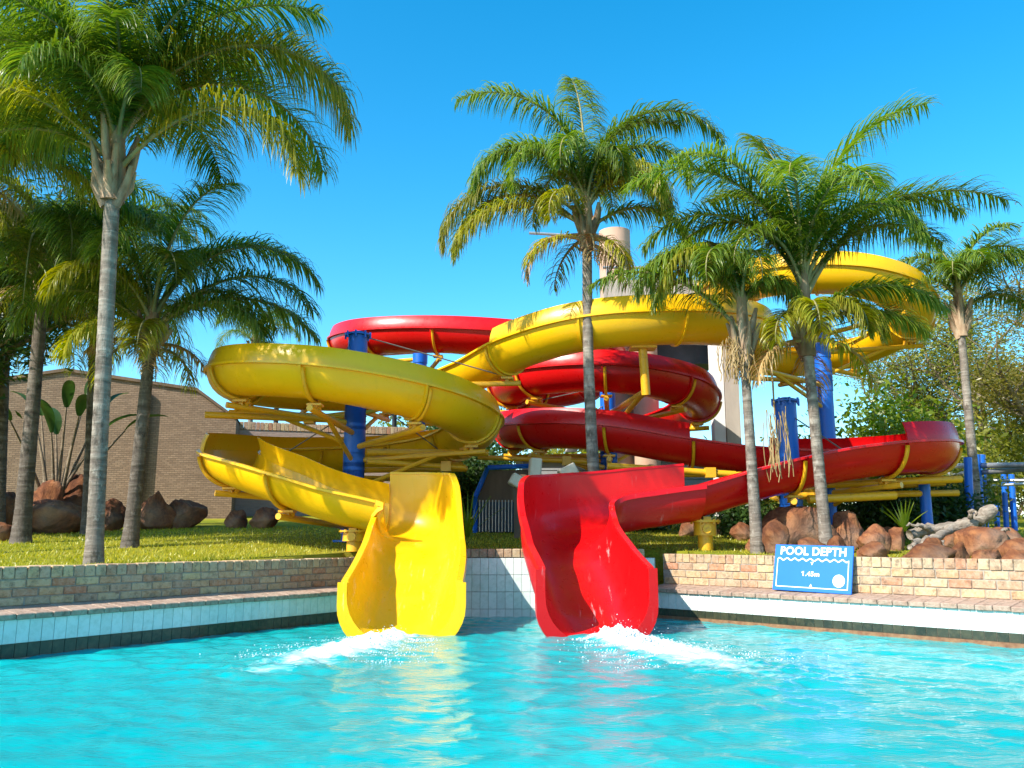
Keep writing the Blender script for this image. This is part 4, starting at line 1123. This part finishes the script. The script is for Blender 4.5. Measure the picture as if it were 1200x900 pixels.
SH = [(1020, 20.0, 3.0, 1.5, LB, 5000, 51, .09, 'bright yellow green bush behind the red bend'),
      (1075, 21.0, 2.6, 1.5, LT, 4500, 52, .09, 'olive green bush right of the bright bush, behind the red bend'),
      (1030, 14.3, .95, .75, LD, 5200, 53, .055, 'dark green shrub under the red bend, behind the boulders'),
      (1085, 14.6, 1.0, .8, LD, 5200, 54, .055, 'dark shrub behind the driftwood log'),
      (1122, 15.8, 1.25, .75, LT, 4200, 55, .055, 'lighter green shrub left of the blue steel frame'),
      (870, 14.2, .7, .5, LD, 3000, 56, .05, 'small dark shrub between the two right palm trunks'),
      (905, 14.8, 1.0, .7, LT, 3200, 59, .05, 'green shrub beside the short stout blue post'),
      (760, 16.5, .7, .7, LD, 3000, 57, .055, 'low dark shrub seen under the red flume'),
      (543, 17.5, 1.6, .7, LD, 4200, 58, .07, 'dark shrub beside the blue framed enclosure'),
      (1190, 22.0, 2.6, 1.9, LT, 5500, 63, .07, 'green bush behind the blue steel frame at the right edge'),
      (1130, 25.0, 2.8, 1.8, LD, 5000, 64, .08, 'dark green bush behind the small right palm trunk'),
      (955, 26.0, 2.2, 1.6, LT, 4500, 65, .08, 'green bush far behind the tall right palm trunk'),
      (700, 24.5, 2.9, 2.2, LT, 4500, 60, .10, 'far green bush seen beneath the red loops'),
      (500, 30.0, 4.3, 2.6, LT, 5200, 61, .12, 'far bush above the boundary wall, behind the rear blue post'),
      (560, 27.0, 3.6, 2.0, LD, 4600, 62, .11, 'far dark bush between the yellow loop and the red loops')]
for (px, y, h_, rd, lf, n_, sd, ls, lab) in SH:
    shrub(lab, at_ground(px, y), h_, rd, lf, n_, sd, ls, group='shrubs behind the lawn')
# a spiky rosette among the right rocks
def rosette(label, p, n, l, seed):
    rg = random.Random(seed); root = thing('spiky_plant', label, 'plant', tuple(p))
    for k in range(n):
        a_ = k * 2.4; el = R(rg.uniform(35, 85)); d = Vector((math.cos(a_) * math.cos(el), math.sin(a_) * math.cos(el), math.sin(el))); sd = Vector((-math.sin(a_), math.cos(a_), 0))
        mb = MB(); q_ = Vector((0, 0, 0)); rows = []
        for j in range(6):
            w_ = .028 * (1 - j / 5) + .002; rows.append([q_ - sd * w_, q_ + Vector((0, 0, -.008)), q_ + sd * w_]); q_ = q_ + d * l / 5; d = (d + Vector((0, 0, -.09))).normalized()
        mb.quadgrid(rows); mb.tint = [rg.uniform(.3, 1)] * len(mb.v); mb.build('leaf', LB, root, True)
rosette('spiky yellow green plant between boulders beside the driftwood', at_ground(1058, 11.9) + Vector((0, 0, .25)), 16, .45, 3)
rosette('strappy green plant beside the exit of the yellow chute enclosure', at_ground(548, 14.6), 22, .8, 4)

# ------------------------------------------------------------------ boulders
def rock_mesh(sx, sy, sz, seed):
    rg = random.Random(seed)
    bm = bmesh.new(); bmesh.ops.create_icosphere(bm, subdivisions=4, radius=1)
    planes = []
    for k in range(15):
        n_ = Vector((rg.gauss(0, 1), rg.gauss(0, 1), rg.gauss(0, 1))).normalized(); planes.append((n_, rg.uniform(.60, .92)))
    o = Vector((seed * 3.7, seed * 1.3, 0))
    for v_ in bm.verts:
        p = v_.co.copy()
        for n_, d in planes:
            k = p.dot(n_) - d
            if k > 0: p = p - n_ * k * .9
        p *= 1 + .11 * noise.fractal(p * 1.6 + o, 1, 2, 4) 
        p += p.normalized() * .05 * noise.fractal(p * 5 + o, .8, 2, 4)
        v_.co = Vector((p.x * sx, p.y * sy, p.z * sz))
    me = bpy.data.meshes.new('boulder'); bm.to_mesh(me); bm.free(); me.materials.append(ROCK)
    me.polygons.foreach_set('use_smooth', [True] * len(me.polygons))
    return me
def boulder(label, px0, px1, ptop_, y, seed, group, sink=.35, zb=None, deep=.9):
    cx = (px0 + px1) / 2; p0 = at(px0, 600, y); p1 = at(px1, 600, y); pt = at(cx, ptop_, y)
    sx = (p1.x - p0.x) / 2 * 1.08
    g0 = gz(pt.x, y) if zb is None else zb
    hgt = max(pt.z - g0, .12)
    sz = hgt / (2 - sink) * 1.12
    o = link('boulder', rock_mesh(sx, sx * deep, sz, seed), None, (pt.x, y, pt.z - sz * .93))
    o.rotation_euler = (0, 0, 0)
    return tag(o, label, 'boulder', group)
RG = 'red boulders on the right behind the brick wall'; LG = 'boulders below the brick building'
boulder('largest red boulder behind the left end of the blue depth sign', 893, 975, 595, 11.9, 1, RG)
boulder('red boulder left of the sign, touching the shorter right palm', 893, 925, 612, 11.2, 2, RG)
boulder('rounded red boulder right of the tall right palm trunk', 972, 1008, 599, 12.0, 3, RG)
boulder('tall pointed red boulder right of the blue sign', 1002, 1042, 613, 11.3, 4, RG)
boulder('small upright boulder between the pointed boulder and the driftwood', 1040, 1060, 614, 11.8, 5, RG)
boulder('flat low boulder in front of the pointed boulder', 1004, 1040, 633, 10.35, 6, RG)
boulder('long flat red boulder in front of the driftwood', 1056, 1117, 637, 10.0, 7, RG)
boulder('big round red boulder right of the driftwood', 1120, 1178, 612, 10.7, 8, RG)
boulder('flat orange boulder lying before the big round one', 1134, 1172, 640, 9.75, 9, RG)
boulder('flat boulder at the right picture edge on the wall', 1170, 1215, 632, 10.2, 10, RG)
boulder('low boulder at the right picture edge, nearest the wall', 1172, 1210, 644, 9.45, 11, RG)
boulder('low boulder behind the sign, beneath the largest boulder', 930, 968, 630, 11.1, 12, RG)
boulder('small red rock under the red flume left of the yellow stub', 794, 818, 610, 15.0, 13, RG)
boulder('red rock left of the shorter right palm, farther back', 855, 885, 612, 13.8, 14, RG)
boulder('small tan rock beside the tower foot', 837, 852, 604, 15.5, 19, RG)
boulder('huge dark boulder at the far left behind the dark palm', -45, 26, 574, 15.6, 21, LG)
boulder('wide dark boulder between the dark palm and the tallest palm', 30, 102, 580, 16.2, 22, LG)
boulder('reddish peaked boulder on top of the wide dark one', 38, 78, 560, 17.0, 23, LG)
boulder('dark blocky boulder left of the tallest palm trunk', 70, 112, 558, 17.6, 24, LG)
boulder('shaded boulder between the tallest palm and the second palm', 118, 150, 586, 17.0, 28, LG)
boulder('sunlit orange boulder right of the second left palm', 158, 206, 576, 17.6, 25, LG)
boulder('dark sloping boulder next to the sunlit orange one', 190, 241, 581, 17.9, 26, LG)
boulder('small pale brown rock on the lawn beside an orange one', 264, 290, 596, 17.6, 27, LG)
boulder('small bright orange rock at the foot of the lower yellow flume', 294, 327, 595, 17.4, 29, LG)
boulder('flat reddish rock on the grass at the left picture edge', -12, 16, 609, 13.6, 30, LG)
for (a_, b2, tp, yy, sd, lab) in ((985, 1012, 622, 12.6, 41, 'dark red rock wedged behind the pointed boulder'), (1018, 1056, 618, 12.7, 42, 'brown rock behind the small upright boulder'), (1095, 1128, 622, 11.9, 43, 'brown rock tucked behind the driftwood end'), (1150, 1192, 618, 12.0, 44, 'rock behind the big round boulder'), (1076, 1104, 630, 10.5, 45, 'small rock under the middle of the driftwood'), (872, 898, 628, 11.8, 46, 'low rock just left of the shorter right palm'), (968, 990, 628, 10.7, 47, 'small rock behind the right end of the blue sign'), (1112, 1134, 634, 10.2, 48, 'small rock filling the gap left of the big round boulder')):
    boulder(lab, a_, b2, tp, yy, sd, RG)

# driftwood log
dpt = at_ground(1110, 11.2)
dw_ = thing('driftwood_log', 'pale gnarled driftwood log lying across the red boulders', 'log', tuple(dpt))
def gnarl(pts, r0_, r1_, seed, name):
    rg = random.Random(seed); P = [Vector(p) for p in pts]; out = []; rad = []
    for i in range(len(P) - 1):
        for k in range(6): out.append(P[i].lerp(P[i + 1], k / 6) + Vector((rg.gauss(0, .012), rg.gauss(0, .012), rg.gauss(0, .012))))
    out.append(P[-1])
    for i in range(len(out)): rad.append(lerp(r0_, r1_, i / (len(out) - 1)) * (1 + rg.uniform(-.16, .16)))
    mb = MB(); mb.tube(out, rad, 9); mb.build(name, WOOD, dw_, True)
def dq(px, py, y): return at(px, py, y) - dpt
gnarl([dq(1163, 597, 11.1), dq(1140, 613, 11.1), dq(1118, 618, 11.1), dq(1090, 620, 11.1), dq(1066, 627, 11.0)], .085, .06, 1, 'trunk')
gnarl([dq(1136, 606, 11.0), dq(1141, 598, 10.9), dq(1146, 601, 10.85)], .03, .012, 2, 'branch')
gnarl([dq(1112, 620, 11.0), dq(1095, 630, 10.8), dq(1070, 636, 10.7)], .055, .04, 3, 'branch')
gnarl([dq(1090, 620, 11.0), dq(1075, 614, 10.9), dq(1062, 616, 10.9)], .035, .012, 4, 'branch')
gnarl([dq(1108, 640, 10.7), dq(1090, 632, 10.75), dq(1075, 640, 10.6), dq(1066, 641, 10.5)], .05, .03, 5, 'branch')
gnarl([dq(1170, 624, 10.6), dq(1180, 620, 10.6), dq(1184, 622, 10.6)], .022, .01, 6, 'branch')

# ------------------------------------------------------------------ blue steel frame with grey rails at right
bf = thing('steel_frame', 'blue steel frame with long grey rails at the right edge', 'steel frame', tuple(at_ground(1145, 15.0)))
c = Vector(bf.location)
for (px0, py0, px1, py1, y, r_) in ((1136, 612, 1134, 536, 14.2, .065), (1147, 600, 1143, 533, 15.4, .085), (1151, 600, 1149, 533, 15.9, .085), (1179, 615, 1176, 556, 16.5, .05), (1189, 618, 1185, 556, 16.5, .055), (1168, 612, 1168, 590, 16.8, .05), (1062, 610, 1062, 572, 16.2, .08), (1075, 612, 1073, 560, 16.0, .08)):
    a_ = at(px0, py0, y); b2 = at(px1, py1, y); a_.z = gz(a_.x, a_.y)
    mb = MB(); mb.tube([a_ - c, b2 - c], r_, 10); o = mb.build('post', BLUE, bf); autosmooth(o)
for (px0, py0, px1, py1, y0, y1, r_) in ((1105, 546, 1215, 545, 16.5, 14.0, .05), (1100, 557, 1215, 549, 16.5, 14.2, .045), (1085, 563, 1215, 563, 16.6, 15.5, .03), (1150, 570, 1215, 566, 16.4, 16.0, .03)):
    mb = MB(); mb.tube([at(px0, py0, y0) - c, at(px1, py1, y1) - c], r_, 10); o = mb.build('rail', MATS['galvanised'], bf); autosmooth(o)

# ------------------------------------------------------------------ depth sign
SW, SHH = 0.945, 0.53
sc_ = PR0 + dR * 2.145 + nR * 0.185
sg = thing('pool_depth_sign', 'blue POOL DEPTH 1.45m sign leaning on the sunlit brick wall', 'sign', (sc_.x, sc_.y, 0.395))
sg.rotation_euler = (R(-13), R(1.0), math.atan2(dR.y, dR.x))
bd = link('board', bevbox((SW, .022, SHH), .004, 'board', MATS['sign_blue']), sg, (0, 0, SHH / 2))
def txt(s, size, x, z, sx=1.0):
    cu = bpy.data.curves.new('text', 'FONT'); cu.body = s; cu.size = size; cu.align_x = 'CENTER'; cu.align_y = 'CENTER'; cu.extrude = .0015; cu.space_character = 1.06; cu.offset = size * .028
    to = bpy.data.objects.new('text', cu); C.objects.link(to); bpy.context.view_layer.update()
    me = bpy.data.meshes.new_from_object(to.evaluated_get(bpy.context.evaluated_depsgraph_get())); bpy.data.objects.remove(to)
    me.materials.clear(); me.materials.append(MATS['sign_white'])
    o = link('lettering', me, sg, (x, -.0145, z)); o.rotation_euler = (math.pi / 2, 0, 0); o.scale = (sx, 1, 1)
    return o
txt('POOL DEPTH', .128, 0, SHH * .855, 1.0)
tn = txt('1.45m', .072, -.01, SHH * .375, 1.15)
xm = min(v_.co.x for v_ in tn.data.vertices) * 1.15 - .01; zm = SHH * .375 + max(v_.co.y for v_ in tn.data.vertices)
mb = MB(); mb.box((xm - .006, -.0135, zm - .010), (.024, .003, .010), Matrix.Rotation(R(-40), 3, 'Y')); mb.build('numeral_flag', MATS['sign_white'], sg)
WH = MATS['sign_white']
fx0, fx1, fz0, fz1 = -SW / 2 + .045, SW / 2 - .045, .045, SHH * .68
for (a_, b2) in (((fx0, fz0), (fx1, fz0)), ((fx0, fz0), (fx0, fz1)), ((fx1, fz0), (fx1, fz1))):
    mb = MB(); mb.box(((a_[0] + b2[0]) / 2, -.0135, (a_[1] + b2[1]) / 2), (abs(b2[0] - a_[0]) + .010, .003, abs(b2[1] - a_[1]) + .010)); mb.build('border_line', WH, sg)
mb = MB(); rows = []
for i in range(97):
    s = i / 96; x = lerp(fx0, fx1, s); z = fz1 + .012 * math.sin(s * 2 * math.pi * 9); rows.append([(x, -.0150, z - .008), (x, -.0150, z + .008), (x, -.011, z + .008), (x, -.011, z - .008)])
mb.quadgrid(rows, True); mb.build('wave_line', WH, sg)
for z, sgn in ((SHH * .60, -1), (SHH * .135, 1)):
    mb = MB(); k = .018
    mb.v = [(-k, -.0150, z - sgn * k), (k, -.0150, z - sgn * k), (0, -.0150, z + sgn * k), (-k, -.011, z - sgn * k), (k, -.011, z - sgn * k), (0, -.011, z + sgn * k)]
    mb.f = [(0, 1, 2), (5, 4, 3), (0, 3, 4, 1), (1, 4, 5, 2), (2, 5, 3, 0)]; mb.mi = [0] * 5; o = mb.build('arrow_head', WH, sg); recalc(o)
mb = MB(); mb.tube([(.325, -.0105, SHH * .26), (.325, -.0150, SHH * .26)], .070, 32); mb.build('white_disc', WH, sg)
mb = MB(); mb.tube([(.325, -.0150, SHH * .26), (.325, -.0165, SHH * .26)], .016, 14); mb.build('disc_mark', simple('disc_gold', (.75, .60, .32), (.8, .66, .4), 4, .5, 0), sg)

# ------------------------------------------------------------------ splash foam at the chute ends
def splash(label, sx, sy, fx, fy, length, height, seed, n=16000):
    rg = random.Random(seed)
    ico = bmesh.new(); bmesh.ops.create_icosphere(ico, subdivisions=1, radius=1)
    iv = [v_.co.copy() for v_ in ico.verts]; if_ = [tuple(v_.index for v_ in f_.verts) for f_ in ico.faces]; ico.free()
    mb = MB(); V = []; Fc = []
    nrm_ = math.hypot(fx, fy); ax, ay = fx / nrm_, fy / nrm_
    for k in range(n):
        t_ = rg.random() ** 1.7; al = t_ * length
        wd = .17 + .20 * t_; ac = rg.gauss(0, wd)
        hmax = height * math.exp(-(ac / (wd * .95)) ** 2) * (1 - t_) ** 1.15 * (.35 + .65 * abs(noise.noise(Vector((al * 5, ac * 5, seed))) * 2))
        z = hmax * (1 - rg.random() ** 2.2) + rg.uniform(-.012, .008)
        if rg.random() < .012: z += rg.random() ** 2 * height * .9
        core = (1 - t_) * math.exp(-(ac / wd) ** 2)
        r_ = (.004 + .010 * rg.random() ** 2) * (.55 + .8 * core)
        if z > hmax + .03: r_ *= .45
        cx, cy = sx + ax * al - ay * ac, sy + ay * al + ax * ac
        o = len(V); e = rg.uniform(.6, 1.1)
        V += [(cx + p.x * r_, cy + p.y * r_, z + p.z * r_ * e) for p in iv]; Fc += [(a_ + o, b2 + o, c_ + o) for a_, b2, c_ in if_]
    me = bpy.data.meshes.new('splash'); me.from_pydata(V, [], Fc); me.materials.append(FOAM); me.polygons.foreach_set('use_smooth', [True] * len(me.polygons))
    tag(link('splash', me), label, 'splash', None, 'stuff')
splash('white foaming splash where the yellow chute meets the water', -1.20, 9.02, -.30, -1.0, 1.75, .11, 1)
splash('white foaming splash where the red chute meets the water', 1.02, 9.02, .34, -1.0, 2.0, .15, 2)

# ------------------------------------------------------------------ lawn grass blades
rg = random.Random(5); mb = MB(); tint = []
V = []; Fc = []
for k in range(60000):
    y = 8.2 + 9.5 * rg.random() ** 1.4; x = rg.uniform(-.66 * y - .4, .66 * y + .4)
    if pool_d(x, y) < .60: continue
    z = gz(x, y) - .005; a_ = rg.uniform(0, 3.14); h_ = rg.uniform(.02, .055); w_ = .004 + .0004 * y
    dx, dy = math.cos(a_) * w_, math.sin(a_) * w_; lx, ly = rg.gauss(0, .02), rg.gauss(0, .02)
    o = len(V); V += [(x - dx, y - dy, z), (x + dx, y + dy, z), (x + lx, y + ly, z + h_)]; Fc.append((o, o + 1, o + 2)); tv = rg.random(); tint += [tv] * 3
me = bpy.data.meshes.new('grass'); me.from_pydata(V, [], Fc); me.materials.append(GB)
a = me.attributes.new('tint', 'FLOAT', 'POINT'); a.data.foreach_set('value', tint)
tag(link('grass', me), 'short sunlit yellow green lawn grass behind the pool walls', 'grass', None, 'stuff')
